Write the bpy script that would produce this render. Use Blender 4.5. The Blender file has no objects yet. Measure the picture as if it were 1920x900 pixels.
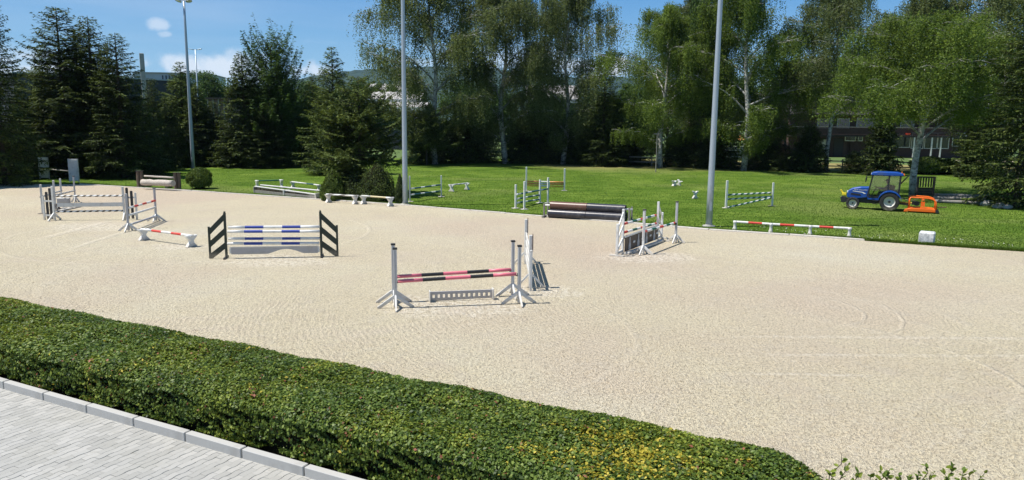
import bpy, bmesh, math, random
import numpy as np
from mathutils import Vector, Matrix, noise
random.seed(7)
rng = np.random.default_rng(7)
R = math.radians
PI = math.pi
sc = bpy.context.scene
C = sc.collection

# ---------------------------------------------------------------- camera
F, CH = 1400.0, 5.0                       # focal length in photo pixels, eye height in metres
HAZE = 4.5e-5                             # air density
PITCH = math.atan(220 / F); ROLL = R(0.58)
cam = bpy.data.cameras.new('camera')
cam.sensor_width = 36; cam.lens = F / 1920 * 36
cam.clip_start = 0.1; cam.clip_end = 20000
co = bpy.data.objects.new('camera', cam); C.objects.link(co)
co.matrix_world = Matrix.Translation((0, 0, CH)) @ Matrix.Rotation(R(90) - PITCH, 4, 'X') @ Matrix.Rotation(ROLL, 4, 'Z')
sc.camera = co
sc.render.resolution_x = 1024; sc.render.resolution_y = 480

# ---------------------------------------------------------------- sky, sun, exposure
SUN = Vector((-0.88, -0.12, 1.76)).normalized()
elev = math.asin(SUN.z); azim = math.atan2(SUN.x, SUN.y)
w = bpy.data.worlds.new('World'); sc.world = w; w.use_nodes = True
nt = w.node_tree; nd = nt.nodes; lk = nt.links
for n in list(nd): nd.remove(n)
wo = nd.new('ShaderNodeOutputWorld'); bg = nd.new('ShaderNodeBackground'); lk.new(bg.outputs[0], wo.inputs[0])
sky = nd.new('ShaderNodeTexSky'); sky.sky_type = 'NISHITA'; sky.sun_disc = False
sky.sun_elevation = elev; sky.sun_rotation = azim % (2 * PI)
sky.altitude = 400; sky.air_density = 1.0; sky.dust_density = 0.0; sky.ozone_density = 1.0
bg.inputs[1].default_value = 0.105
tc = nd.new('ShaderNodeTexCoord')
sxz = nd.new('ShaderNodeSeparateXYZ'); lk.new(tc.outputs['Generated'], sxz.inputs[0])
gr = nd.new('ShaderNodeValToRGB'); el_ = gr.color_ramp.elements; lk.new(sxz.outputs['Z'], gr.inputs[0])
while len(el_) < 4: el_.new(.5)
for e_, (p_, c_) in zip(el_, ((0, (.36, .60, .78)), (.06, (.20, .46, .73)), (.17, (.055, .28, .64)), (.7, (.06, .16, .34)))): e_.position = p_; e_.color = (*c_, 1)
gm = nd.new('ShaderNodeVectorMath'); gm.operation = 'SCALE'; lk.new(gr.outputs[0], gm.inputs[0]); gm.inputs['Scale'].default_value = .80 / 0.105
hs = nd.new('ShaderNodeMix'); hs.data_type = 'RGBA'; hs.inputs['Factor'].default_value = .82; lk.new(sky.outputs[0], hs.inputs['A']); lk.new(gm.outputs[0], hs.inputs['B'])
def wmath(op, a, b=None, c=None):
    m = nd.new('ShaderNodeMath'); m.operation = op
    for i, v in enumerate((a, b, c)):
        if v is None: continue
        if isinstance(v, (int, float)): m.inputs[i].default_value = v
        else: lk.new(v, m.inputs[i])
    return m.outputs[0]
sx = nd.new('ShaderNodeSeparateXYZ'); lk.new(tc.outputs['Generated'], sx.inputs[0])
mpg = nd.new('ShaderNodeMapping'); mpg.inputs['Scale'].default_value = (1.0, 1.0, 5.5); lk.new(tc.outputs['Generated'], mpg.inputs[0])
nz = nd.new('ShaderNodeTexNoise'); nz.inputs['Scale'].default_value = 3.1; nz.inputs['Detail'].default_value = 9; nz.inputs['Roughness'].default_value = 0.62
lk.new(mpg.outputs[0], nz.inputs['Vector'])
def wramp(src, p0, p1):
    r = nd.new('ShaderNodeMapRange'); r.interpolation_type = 'SMOOTHSTEP'
    r.inputs['From Min'].default_value = p0; r.inputs['From Max'].default_value = p1
    lk.new(src, r.inputs['Value']); return r.outputs[0]
cl = wramp(nz.outputs['Fac'], 0.50, 0.66)                     # cumulus low over the horizon, all the way round
band = wmath('SUBTRACT', 1.0, wramp(sx.outputs['Z'], 0.055, 0.115))
mask = wmath('MULTIPLY', wmath('MULTIPLY', cl, band), 0.85)
nz2 = nd.new('ShaderNodeTexNoise'); nz2.inputs['Scale'].default_value = 2.0; nz2.inputs['Detail'].default_value = 6
mp2 = nd.new('ShaderNodeMapping'); mp2.inputs['Scale'].default_value = (1, 1, 9); mp2.inputs['Location'].default_value = (3.1, 0.4, 0)
lk.new(tc.outputs['Generated'], mp2.inputs[0]); lk.new(mp2.outputs[0], nz2.inputs['Vector'])
thin = wmath('MULTIPLY', wramp(nz2.outputs['Fac'], 0.48, 0.8), 0.16)
mask = wmath('MAXIMUM', mask, thin)
def ray(u, v):
    x = (u - 960) / F; y = -(v - 450) / F
    c, s = math.cos(ROLL), math.sin(ROLL)
    x, y = c * x - s * y, s * x + c * y
    return Vector((x, math.cos(PITCH) + y * math.sin(PITCH), -math.sin(PITCH) + y * math.cos(PITCH)))
nz3 = nd.new('ShaderNodeTexNoise'); nz3.inputs['Scale'].default_value = 28; nz3.inputs['Detail'].default_value = 6
lk.new(tc.outputs['Generated'], nz3.inputs['Vector'])
for (u, v, rad, zs, am) in ((299, 47, .014, 2.1, .5), (312, 64, .009, 2.1, .35), (398, 122, .060, 3.2, .75), (592, 136, .030, 2.2, .7), (1152, 126, .024, 1.3, .95), (-150, 110, .12, 4, .6), (2150, 90, .12, 4, .6)):        # the two small clouds by the lamp mast
    d = ray(u, v).normalized()
    sub = nd.new('ShaderNodeVectorMath'); sub.operation = 'SUBTRACT'; lk.new(tc.outputs['Generated'], sub.inputs[0]); sub.inputs[1].default_value = d
    sc2 = nd.new('ShaderNodeVectorMath'); sc2.operation = 'MULTIPLY'; lk.new(sub.outputs[0], sc2.inputs[0]); sc2.inputs[1].default_value = (1, 1, zs)
    ln = nd.new('ShaderNodeVectorMath'); ln.operation = 'LENGTH'; lk.new(sc2.outputs[0], ln.inputs[0])
    dd = wmath('ADD', ln.outputs['Value'], wmath('MULTIPLY', wmath('SUBTRACT', nz3.outputs['Fac'], 0.5), rad * 3.4))
    mask = wmath('MAXIMUM', mask, wmath('MULTIPLY', wmath('SUBTRACT', 1.0, wramp(dd, rad * .2, rad * 1.15)), am))
mx = nd.new('ShaderNodeMix'); mx.data_type = 'RGBA'
lk.new(mask, mx.inputs['Factor']); lk.new(hs.outputs['Result'], mx.inputs['A']); mx.inputs['B'].default_value = (6.6, 7.0, 7.5, 1)
lk.new(mx.outputs['Result'], bg.inputs[0])
sl = bpy.data.lights.new('sun', 'SUN'); sl.energy = 5.0; sl.angle = R(0.5); sl.color = (1, 0.955, 0.88)
so = bpy.data.objects.new('sun', sl); C.objects.link(so); so.rotation_euler = SUN.to_track_quat('Z', 'Y').to_euler(); so.location = (-30, 0, 60)
sc.view_settings.view_transform = 'Standard'; sc.view_settings.look = 'None'
sc.view_settings.exposure = 0.42; sc.view_settings.gamma = 1.0; sc.view_settings.use_curve_mapping = False
sc.cycles.max_bounces = 6; sc.cycles.transparent_max_bounces = 8; sc.cycles.diffuse_bounces = 3; sc.cycles.volume_bounces = 0

# ---------------------------------------------------------------- picture pixel -> place
def G(u, v, z=0.0):
    d = ray(u, v); t = (z - CH) / d.z
    return Vector((d.x * t, d.y * t, z))
def at(u, v, Y):                          # point at distance Y seen at u, v
    d = ray(u, v); t = Y / d.y
    return Vector((d.x * t, Y, CH + d.z * t))
def hz(u, v, Y): return at(u, v, Y).z

# ---------------------------------------------------------------- mesh helpers
class MB:
    def __init__(s): s.v = []; s.f = []; s.m = []
    def add(s, vs, fs, mi=0):
        o = len(s.v); s.v += [tuple(p) for p in vs]
        for f in fs: s.f.append(tuple(i + o for i in f)); s.m.append(mi)
        return s
    def box(s, c, size, rot=None, mi=0):
        hx, hy, hz_ = size[0] / 2, size[1] / 2, size[2] / 2
        vs = [Vector((a * hx, b * hy, c_ * hz_)) for c_ in (-1, 1) for b in (-1, 1) for a in (-1, 1)]
        if rot is not None: vs = [rot @ p for p in vs]
        c = Vector(c)
        return s.add([p + c for p in vs], [(0, 2, 3, 1), (4, 5, 7, 6), (0, 1, 5, 4), (2, 6, 7, 3), (0, 4, 6, 2), (1, 3, 7, 5)], mi)
    def beam(s, a, b, w_, h_, mi=0, up=Vector((0, 0, 1))):       # box from a to b, w_ sideways, h_ upwards
        a = Vector(a); b = Vector(b); d = b - a; L = d.length; d.normalize()
        if abs(d.dot(up)) > .98: up = Vector((0, 1, 0))
        sd = d.cross(up).normalized(); u2 = sd.cross(d)
        rot = Matrix((d, sd, u2)).transposed()
        return s.box((a + b) / 2, (L, w_, h_), rot, mi)
    def tube(s, a, b, r0, r1=None, n=10, mi=0, caps=True, segs=1, mats=None):
        a = Vector(a); b = Vector(b); r1 = r0 if r1 is None else r1
        d = (b - a).normalized(); up = Vector((0, 0, 1)) if abs(d.z) < .95 else Vector((1, 0, 0))
        x = d.cross(up).normalized(); y = d.cross(x)
        o = len(s.v)
        for k in range(segs + 1):
            t = k / segs; r = r0 + (r1 - r0) * t; c = a.lerp(b, t)
            for i in range(n):
                an = 2 * PI * i / n
                s.v.append(tuple(c + x * (math.cos(an) * r) + y * (math.sin(an) * r)))
        for k in range(segs):
            for i in range(n):
                j = (i + 1) % n
                s.f.append((o + k * n + i, o + k * n + j, o + (k + 1) * n + j, o + (k + 1) * n + i))
                s.m.append(mats(k, i) if mats else mi)
        if caps:
            s.f.append(tuple(o + i for i in reversed(range(n)))); s.m.append(mats(0, 0) if mats else mi)
            s.f.append(tuple(o + segs * n + i for i in range(n))); s.m.append(mats(segs - 1, 0) if mats else mi)
        return s
    def path(s, pts, rad, n=8, mi=0):
        pts = [Vector(p) for p in pts]; o = len(s.v)
        for k, p in enumerate(pts):
            d = (pts[min(k + 1, len(pts) - 1)] - pts[max(k - 1, 0)]).normalized()
            up = Vector((0, 0, 1)) if abs(d.z) < .9 else Vector((0, 1, 0))
            x = d.cross(up).normalized(); y = d.cross(x); r = rad[k] if hasattr(rad, '__len__') else rad
            for i in range(n):
                an = 2 * PI * i / n; s.v.append(tuple(p + x * (math.cos(an) * r) + y * (math.sin(an) * r)))
        for k in range(len(pts) - 1):
            for i in range(n):
                j = (i + 1) % n
                s.f.append((o + k * n + i, o + k * n + j, o + (k + 1) * n + j, o + (k + 1) * n + i)); s.m.append(mi)
        s.f.append(tuple(o + i for i in reversed(range(n)))); s.m.append(mi)
        s.f.append(tuple(o + (len(pts) - 1) * n + i for i in range(n))); s.m.append(mi)
        return s
    def lathe(s, prof, axis_o, axis, n=24, mi=0):                # prof: (distance along axis, radius)
        a = Vector(axis).normalized(); up = Vector((0, 0, 1)) if abs(a.z) < .9 else Vector((1, 0, 0))
        x = a.cross(up).normalized(); y = a.cross(x); o = len(s.v); O = Vector(axis_o)
        for (h, r) in prof:
            for i in range(n):
                an = 2 * PI * i / n; s.v.append(tuple(O + a * h + x * (math.cos(an) * r) + y * (math.sin(an) * r)))
        for k in range(len(prof) - 1):
            for i in range(n):
                j = (i + 1) % n
                s.f.append((o + k * n + i, o + k * n + j, o + (k + 1) * n + j, o + (k + 1) * n + i)); s.m.append(mi)
        return s
    def prism(s, poly, vec, mi=0):                               # poly: list of 3D points, extruded by vec
        n = len(poly); poly = [Vector(p) for p in poly]; vec = Vector(vec)
        return s.add(poly + [p + vec for p in poly],
                     [tuple(reversed(range(n))), tuple(range(n, 2 * n))] + [(i, (i + 1) % n, n + (i + 1) % n, n + i) for i in range(n)], mi)
    def build(s, name, mats, parent=None, bevel=0, smooth=False, fix=True):
        me = bpy.data.meshes.new(name); me.from_pydata(s.v, [], s.f)
        if not isinstance(mats, (list, tuple)): mats = [mats]
        for m in mats: me.materials.append(m)
        me.polygons.foreach_set('material_index', s.m)
        if fix:
            bm = bmesh.new(); bm.from_mesh(me); bmesh.ops.recalc_face_normals(bm, faces=bm.faces)
            if bevel: bmesh.ops.bevel(bm, geom=bm.edges[:], offset=bevel, segments=1, affect='EDGES', clamp_overlap=True)
            bm.to_mesh(me); bm.free()
        if smooth: me.shade_smooth()
        me.update()
        o = bpy.data.objects.new(name, me); C.objects.link(o); o.parent = parent
        return o
def tag(o, label=None, cat=None, group=None, kind=None):
    if label: o['label'] = label
    if cat: o['category'] = cat
    if group: o['group'] = group
    if kind: o['kind'] = kind
    return o
def thing(name, label, cat, loc, rot=0, group=None):
    o = bpy.data.objects.new(name, None); C.objects.link(o); o.empty_display_size = .3
    o.location = loc; o.rotation_euler = (0, 0, rot)
    return tag(o, label, cat, group)
def npmesh(name, V, Fq, mats, midx=None, smooth=False):          # V (n,3), Fq (m,k)
    me = bpy.data.meshes.new(name); n = len(V); m, k = Fq.shape
    me.vertices.add(n); me.vertices.foreach_set('co', np.asarray(V, np.float32).ravel())
    me.loops.add(m * k); me.loops.foreach_set('vertex_index', Fq.astype(np.int32).ravel())
    me.polygons.add(m); me.polygons.foreach_set('loop_start', np.arange(0, m * k, k, dtype=np.int32))
    me.polygons.foreach_set('loop_total', np.full(m, k, np.int32))
    for mt in (mats if isinstance(mats, (list, tuple)) else [mats]): me.materials.append(mt)
    if midx is not None: me.polygons.foreach_set('material_index', np.asarray(midx, np.int32))
    me.update(calc_edges=True)
    return me
def meshobj(name, me, parent=None):
    o = bpy.data.objects.new(name, me); C.objects.link(o); o.parent = parent; return o
def unit(a): return a / np.maximum(np.linalg.norm(a, axis=1, keepdims=True), 1e-9)
def leaves(P, A, N, L, W, bend=.25):       # rhombic leaves: centre, axis, normal, length, width
    A = unit(A); S = unit(np.cross(A, N)); Nn = np.cross(S, A)
    L = np.reshape(L, (-1, 1)) * .5; W = np.reshape(W, (-1, 1)) * .5
    n = len(P); V = np.empty((n, 4, 3))
    V[:, 0] = P - A * L; V[:, 1] = P + S * W + Nn * W * bend; V[:, 2] = P + A * L; V[:, 3] = P - S * W + Nn * W * bend
    return V.reshape(-1, 3), np.arange(n * 4).reshape(n, 4)

# ---------------------------------------------------------------- materials
def mat(name, col=(.5, .5, .5), rough=.6, metal=0, spec=.5):
    m = bpy.data.materials.new(name); m.use_nodes = True
    b = m.node_tree.nodes['Principled BSDF']; b.inputs['Base Color'].default_value = (*col, 1)
    b.inputs['Roughness'].default_value = rough; b.inputs['Metallic'].default_value = metal
    b.inputs['Specular IOR Level'].default_value = spec
    return m
class NT:
    def __init__(s, m): s.t = m.node_tree; s.n = s.t.nodes; s.l = s.t.links; s.b = s.n.get('Principled BSDF')
    def new(s, t, **k):
        n = s.n.new(t)
        for a, v in k.items(): setattr(n, a, v)
        return n
    def co(s, kind='Object', scale=(1, 1, 1), rot=(0, 0, 0)):
        c = s.new('ShaderNodeTexCoord'); p = s.new('ShaderNodeMapping'); p.inputs['Scale'].default_value = scale; p.inputs['Rotation'].default_value = rot
        s.l.new(c.outputs[kind], p.inputs[0]); return p.outputs[0]
    def geo(s):
        c = s.new('ShaderNodeNewGeometry'); return c.outputs['Position']
    def noise(s, vec, scale, detail=4, rough=.55, dist=0):
        n = s.new('ShaderNodeTexNoise'); n.inputs['Scale'].default_value = scale; n.inputs['Detail'].default_value = detail
        n.inputs['Roughness'].default_value = rough; n.inputs['Distortion'].default_value = dist
        s.l.new(vec, n.inputs['Vector']); return n.outputs['Fac']
    def ramp(s, fac, stops):
        r = s.new('ShaderNodeValToRGB'); e = r.color_ramp.elements
        while len(e) < len(stops): e.new(.5)
        for i, (p, c) in enumerate(stops): e[i].position = p; e[i].color = (*c, 1) if len(c) == 3 else c
        s.l.new(fac, r.inputs[0]); return r.outputs[0]
    def mapr(s, src, a, b, c=0, d=1, smooth=True):
        r = s.new('ShaderNodeMapRange'); r.interpolation_type = 'SMOOTHSTEP' if smooth else 'LINEAR'
        for k, v in zip(('From Min', 'From Max', 'To Min', 'To Max'), (a, b, c, d)): r.inputs[k].default_value = v
        s.l.new(src, r.inputs['Value']); return r.outputs[0]
    def math(s, op, a, b=None):
        m = s.new('ShaderNodeMath', operation=op)
        for i, v in enumerate((a, b)):
            if v is None: continue
            if isinstance(v, (int, float)): m.inputs[i].default_value = v
            else: s.l.new(v, m.inputs[i])
        return m.outputs[0]
    def mix(s, fac, a, b, mode='MIX'):
        m = s.new('ShaderNodeMix', data_type='RGBA', blend_type=mode)
        for k, v in (('Factor', fac), ('A', a), ('B', b)):
            if isinstance(v, (int, float)): m.inputs[k].default_value = v
            elif isinstance(v, (tuple, list)): m.inputs[k].default_value = (*v[:3], 1)
            else: s.l.new(v, m.inputs[k])
        return m.outputs['Result']
    def bump(s, h, strength=.5, dist=.02):
        b = s.new('ShaderNodeBump'); b.inputs['Strength'].default_value = strength; b.inputs['Distance'].default_value = dist
        s.l.new(h, b.inputs['Height']); s.l.new(b.outputs[0], s.b.inputs['Normal']); return b
    def color(s, c): s.l.new(c, s.b.inputs['Base Color'])
SANDY = ('white_paint', 'weathered_white_paint', 'grey_paint', 'dull_aluminium', 'dark_green_paint', 'black_paint', 'tyre_rubber')
def worn(name, col, dirt=(.25, .2, .15), amt=.35, rough=.5, sc_=3.0, metal=0):
    m = mat(name, col, rough, metal); t = NT(m); v = t.co()
    f = t.mapr(t.noise(v, sc_, 6, .65), .5, .72); f2 = t.noise(v, sc_ * 9, 3)
    c = t.mix(t.math('MULTIPLY', f, amt), col, dirt); c = t.mix(t.math('MULTIPLY', f2, .22), c, tuple(x * .55 for x in col))
    if name in SANDY:
        s3_ = t.new('ShaderNodeSeparateXYZ'); t.l.new(t.geo(), s3_.inputs[0]); lo_ = t.math('MULTIPLY', t.mapr(s3_.outputs[2], .02, .32, 1, 0), t.mapr(t.noise(v, 9, 4), .3, .6, .25, 1))
        c = t.mix(t.math('MULTIPLY', lo_, .55), c, (.50, .42, .32))
    t.color(c); t.bump(f2, .25, .004); return m
M = {}
M['white'] = worn('white_paint', (.74, .74, .72), (.36, .30, .23), .55)
M['offwhite'] = worn('weathered_white_paint', (.66, .65, .62), (.3, .26, .2), .5)
M['grey'] = worn('grey_paint', (.46, .45, .46), (.3, .28, .25), .4)
M['alu'] = worn('dull_aluminium', (.60, .61, .63), (.4, .38, .36), .3, .4, metal=.25)
M['black'] = worn('black_paint', (.018, .018, .02), (.08, .07, .06), .3, .5)
M['darkgreen'] = worn('dark_green_paint', (.022, .035, .025), (.07, .06, .05), .3, .5)
M['blue'] = worn('blue_paint', (.025, .06, .34), (.2, .2, .3), .25)
M['pink'] = worn('pink_paint', (.72, .17, .23), (.75, .45, .45), .35, .42)
M['red'] = worn('red_paint', (.62, .055, .035), (.5, .3, .25), .3)
M['green'] = worn('green_paint', (.01, .11, .07), (.2, .25, .2), .3)
M['teal'] = worn('blue_green_paint', (.02, .085, .12), (.2, .25, .2), .3)
M['orange_rail'] = worn('faded_orange_paint', (.62, .26, .08), (.6, .5, .35), .4)
M['yellowp'] = worn('yellow_paint', (.70, .46, .07), (.6, .5, .35), .4)
M['fadedyellow'] = worn('faded_yellow_paint', (.66, .56, .33), (.6, .5, .35), .4)
M['brownp'] = worn('brown_paint', (.13, .075, .05), (.2, .18, .15), .4)
M['darkbrown'] = worn('dark_brown_paint', (.06, .038, .03), (.1, .08, .06), .4)
M['galv'] = worn('galvanised_steel', (.40, .46, .52), (.3, .33, .36), .35, .42, 1.2, metal=.35)
M['steel_dark'] = mat('dark_steel', (.05, .05, .055), .45, .6)
M['concrete'] = worn('concrete', (.42, .41, .38), (.22, .2, .17), .5, .9, 1.5)
M['rubber'] = worn('tyre_rubber', (.022, .022, .022), (.09, .08, .06), .4, .85)
M['tblue'] = worn('blue_tractor_paint', (.005, .07, .36), (.12, .13, .16), .4, .3)
M['orange'] = worn('orange_machine_paint', (.85, .16, .015), (.5, .15, .05), .3, .35)
M['cream'] = worn('cream_rim_paint', (.62, .61, .57), (.3, .28, .24), .3)
M['pipe_black'] = worn('black_plastic_pipe', (.035, .035, .045), (.2, .19, .18), .35, .3, 2)
M['pipe_brown'] = worn('brown_plastic_pipe', (.13, .062, .042), (.2, .15, .12), .35, .35, 2)
def wood(name, c1, c2, scale=(1, 1, 1), rough=.8):
    m = mat(name, c1, rough); t = NT(m); v = t.co(scale=scale)
    f = t.noise(v, 6, 6, .7, .6); t.color(t.ramp(f, [(.3, c2), (.7, c1)])); t.bump(f, .5, .01); return m
M['log'] = wood('peeled_log', (.62, .57, .50), (.27, .23, .19), (1, 5, 5))
M['post'] = wood('old_timber_post', (.20, .14, .095), (.06, .045, .035), (4, 4, 1))
M['greywood'] = wood('grey_weathered_wood', (.34, .32, .29), (.13, .12, .11), (4, 4, 1))
M['darkwood'] = wood('dark_stained_wood', (.05, .042, .038), (.02, .018, .016), (4, 4, 1))
M['chalet'] = wood('red_brown_boards', (.10, .055, .045), (.045, .027, .023), (3, 3, .6))
M['glass_dark'] = mat('dark_window_glass', (.02, .025, .03), .08, 0, .8)
M['render'] = worn('pale_render', (.5, .47, .42), (.3, .28, .24), .3, .9, .5)
M['factory'] = worn('dark_grey_cladding', (.05, .056, .068), (.08, .08, .085), .4, .7, .4)
M['factory_top'] = worn('light_grey_cladding', (.45, .49, .54), (.2, .22, .25), .4, .6, .4)
M['roof_pale'] = worn('pale_weathered_roof', (.42, .40, .39), (.25, .23, .22), .6, .8, .8)
M['soil'] = worn('dark_soil', (.05, .04, .03), (.02, .018, .014), .5, 1)
M['skin'] = mat('skin', (.42, .24, .17), .5)
M['shirt'] = worn('dark_blue_cloth', (.03, .045, .08), (.05, .05, .07), .3, .9)
M['lamp_glass'] = mat('lamp_glass', (.7, .72, .75), .1)
M['amber'] = mat('amber_plastic', (.8, .2, .02), .3)
m = bpy.data.materials.new('cab_glass'); m.use_nodes = True; t = NT(m)
for n in list(t.n):
    if n.type == 'BSDF_PRINCIPLED': t.n.remove(n)
tr = t.new('ShaderNodeBsdfTransparent'); tr.inputs[0].default_value = (.72, .8, .76, 1); gl = t.new('ShaderNodeBsdfGlossy'); gl.inputs['Roughness'].default_value = .03
fr = t.new('ShaderNodeFresnel'); ms = t.new('ShaderNodeMixShader'); t.l.new(t.math('ADD', fr.outputs[0], .05), ms.inputs[0]); t.l.new(tr.outputs[0], ms.inputs[1]); t.l.new(gl.outputs[0], ms.inputs[2])
t.l.new(ms.outputs[0], t.n['Material Output'].inputs[0]); M['glass'] = m

def leafmat(name, dark, mid, light, trans=.3, clump=.6, rough=.6, spec=.18):
    m = mat(name, mid, rough, 0, spec); t = NT(m)
    v = t.co(); f = t.noise(v, clump, 3, .6)
    rp = t.new('ShaderNodeNewGeometry').outputs['Random Per Island']
    oi = t.new('ShaderNodeObjectInfo').outputs['Random']
    x = t.math('ADD', t.math('MULTIPLY', f, .62), t.math('MULTIPLY', rp, .52))
    x = t.math('ADD', x, t.math('MULTIPLY', t.math('SUBTRACT', oi, .5), .12))
    c = t.ramp(x, [(.28, dark), (.56, mid), (.82, light)]); t.color(c)
    tl = t.new('ShaderNodeBsdfTranslucent'); t.l.new(t.mix(.5, c, (light[0] * 1.25, light[1] * 1.25, light[2] * .6)), tl.inputs[0])
    ms = t.new('ShaderNodeMixShader'); ms.inputs[0].default_value = trans
    t.l.new(t.b.outputs[0], ms.inputs[1]); t.l.new(tl.outputs[0], ms.inputs[2]); t.l.new(ms.outputs[0], t.n['Material Output'].inputs[0])
    return m
M['spruce'] = leafmat('spruce_needles', (.012, .022, .009), (.038, .062, .017), (.14, .18, .04), .22, .5)
M['spruce_fresh'] = leafmat('fresh_spruce_needles', (.018, .034, .011), (.065, .098, .024), (.19, .24, .06), .22, .55)
M['birch'] = leafmat('birch_leaves', (.017, .029, .013), (.074, .102, .040), (.23, .275, .12), .45, .9)
M['birch_yellow'] = leafmat('yellowish_birch_leaves', (.022, .042, .010), (.080, .128, .026), (.22, .30, .065), .46, .9)
M['broad'] = leafmat('broadleaf_leaves', (.016, .034, .011), (.045, .088, .022), (.11, .18, .042), .3, .5)
M['thuja'] = leafmat('thuja_sprays', (.018, .034, .01), (.045, .07, .018), (.09, .12, .03), .1, 2)
M['shrub'] = leafmat('shrub_leaves', (.03, .055, .012), (.07, .11, .02), (.14, .19, .035), .25, 3)
M['hedge'] = leafmat('hedge_leaves', (.022, .046, .009), (.080, .135, .019), (.205, .27, .055), .25, 1.3, .5, .3)
M['hedge_olive'] = leafmat('olive_hedge_leaves', (.042, .066, .009), (.125, .172, .022), (.28, .33, .055), .25, 1.3, .5, .22)
M['hedge_yellow'] = leafmat('variegated_yellow_leaves', (.20, .19, .02), (.42, .35, .04), (.62, .50, .10), .25, 2)
M['hedge_red'] = leafmat('reddish_young_leaves', (.13, .05, .03), (.28, .10, .06), (.42, .2, .13), .25, 2)
m = mat('birch_bark', (.6, .58, .54), .75); t = NT(m); v = t.co(scale=(1, 1, 1)); f = t.noise(v, 2.4, 5, .7)
v2 = t.co(scale=(2, 2, 9)); f2 = t.noise(v2, 2, 5, .75)
t.color(t.ramp(t.math('ADD', t.math('MULTIPLY', f, .5), t.math('MULTIPLY', f2, .5)), [(.40, (.03, .028, .026)), (.50, (.34, .33, .31)), (.62, (.66, .65, .62))])); t.bump(f2, .6, .02); M['birchbark'] = m
M['bark'] = wood('rough_bark', (.10, .08, .06), (.03, .025, .02), (5, 5, 1), .95)

# sand
m = mat('arena_sand', (.5, .42, .32), .95, 0, .15); t = NT(m); P = t.geo()
n1 = t.noise(P, .11, 5, .6); n2 = t.noise(P, 1.3, 4, .6); n3 = t.noise(P, 17, 3, .75); n4 = t.noise(P, 42, 3, .7); n5 = t.noise(P, .05, 3)
base = t.ramp(n1, [(.34, (.66, .575, .405)), (.52, (.71, .63, .45)), (.68, (.72, .66, .505))])
base = t.mix(t.mapr(n5, .47, .62), base, (.655, .54, .41))
base = t.mix(t.math('MULTIPLY', t.mapr(n2, .5, .75), .35), base, (.60, .545, .46))
sp = t.mapr(n3, .40, .53, 1, 0); base = t.mix(t.math('MULTIPLY', sp, .58), base, (.27, .225, .17))  # dark speckle, here and below, colours in crumb shading the bump averages out
nb = t.noise(P, 6.5, 5, .8); base = t.mix(t.math('MULTIPLY', t.mapr(nb, .36, .50, 1, 0), .30), base, (.30, .25, .20)); base = t.mix(t.math('MULTIPLY', t.mapr(nb, .52, .66), .35), base, (.70, .64, .54))
base = t.mix(t.math('MULTIPLY', t.mapr(n4, .55, .75), .35), base, (.68, .62, .53))
# tyre lines, rake arcs: relief, plus a paler colour along them
s3 = t.new('ShaderNodeSeparateXYZ'); t.l.new(P, s3.inputs[0]); X, Y = s3.outputs[0], s3.outputs[1]
wob = t.math('MULTIPLY', t.math('SUBTRACT', t.noise(P, .8, 3), .5), .16)
def linemask(dist, wid): return t.mapr(t.math('ABSOLUTE', dist), wid * .3, wid, 1, 0)
trk = None
def addm(a, b): return b if a is None else t.math('MAXIMUM', a, b)
def seg_line(p, q, wid):
    global trk
    d = (q - p); L = d.length; d.normalize(); nx, ny = -d.y, d.x
    dist = t.math('ADD', t.math('ADD', t.math('MULTIPLY', X, nx), t.math('MULTIPLY', Y, ny)), wob)
    dist = t.math('SUBTRACT', dist, p.x * nx + p.y * ny)
    al = t.math('SUBTRACT', t.math('ADD', t.math('MULTIPLY', X, d.x), t.math('MULTIPLY', Y, d.y)), p.x * d.x + p.y * d.y)
    g = t.math('MULTIPLY', t.mapr(al, -.5, 1.5, 0, 1), t.mapr(al, L - 1, L + 1, 1, 0))
    trk = addm(trk, t.math('MULTIPLY', linemask(dist, wid), g))
for a, b, wd in (((1365, 630), (2100, 636), .16), ((1380, 664), (2100, 668), .14), ((1350, 700), (1650, 704), .12), ((60, 452), (200, 416), .3), ((120, 470), (250, 430), .2)):
    seg_line(G(*a), G(*b), wd)
def arc(c, r, wid, amt=1.0, xmin=-999, ymax=999):
    global trk
    dx = t.math('SUBTRACT', X, c[0]); dy = t.math('SUBTRACT', Y, c[1])
    rr = t.math('SQRT', t.math('ADD', t.math('MULTIPLY', dx, dx), t.math('MULTIPLY', dy, dy)))
    mk = t.math('MULTIPLY', linemask(t.math('ADD', t.math('SUBTRACT', rr, r), wob), wid), amt)
    if xmin > -900: mk = t.math('MULTIPLY', mk, t.mapr(X, xmin, xmin + 2))
    if ymax < 900: mk = t.math('MULTIPLY', mk, t.mapr(Y, ymax - 1, ymax, 1, 0))
    trk = addm(trk, mk)
arc((7.4, 20.2), 3.1, .07, .6, 8.0); arc((7.6, 20.2), 2.0, .08, .6, 7.5); arc((5.5, 15.0), 4.6, .08, .7, 7.2); arc((5.0, 15.5), 6.3, .08, .5, 8.5)
for q_ in range(7): arc((3 + q_ * .3, 19), 7.5 + q_ * .9, .22, .22, 5)
for q_ in range(5): arc((-9, 24), 5.5 + q_ * 1.1, .2, .22)
arc((12, 28), 7, .14, .35); arc((-14, 33), 7.5, .14, .5)
arc((-2, 17.5), 5, .12, .3, -2)
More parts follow.
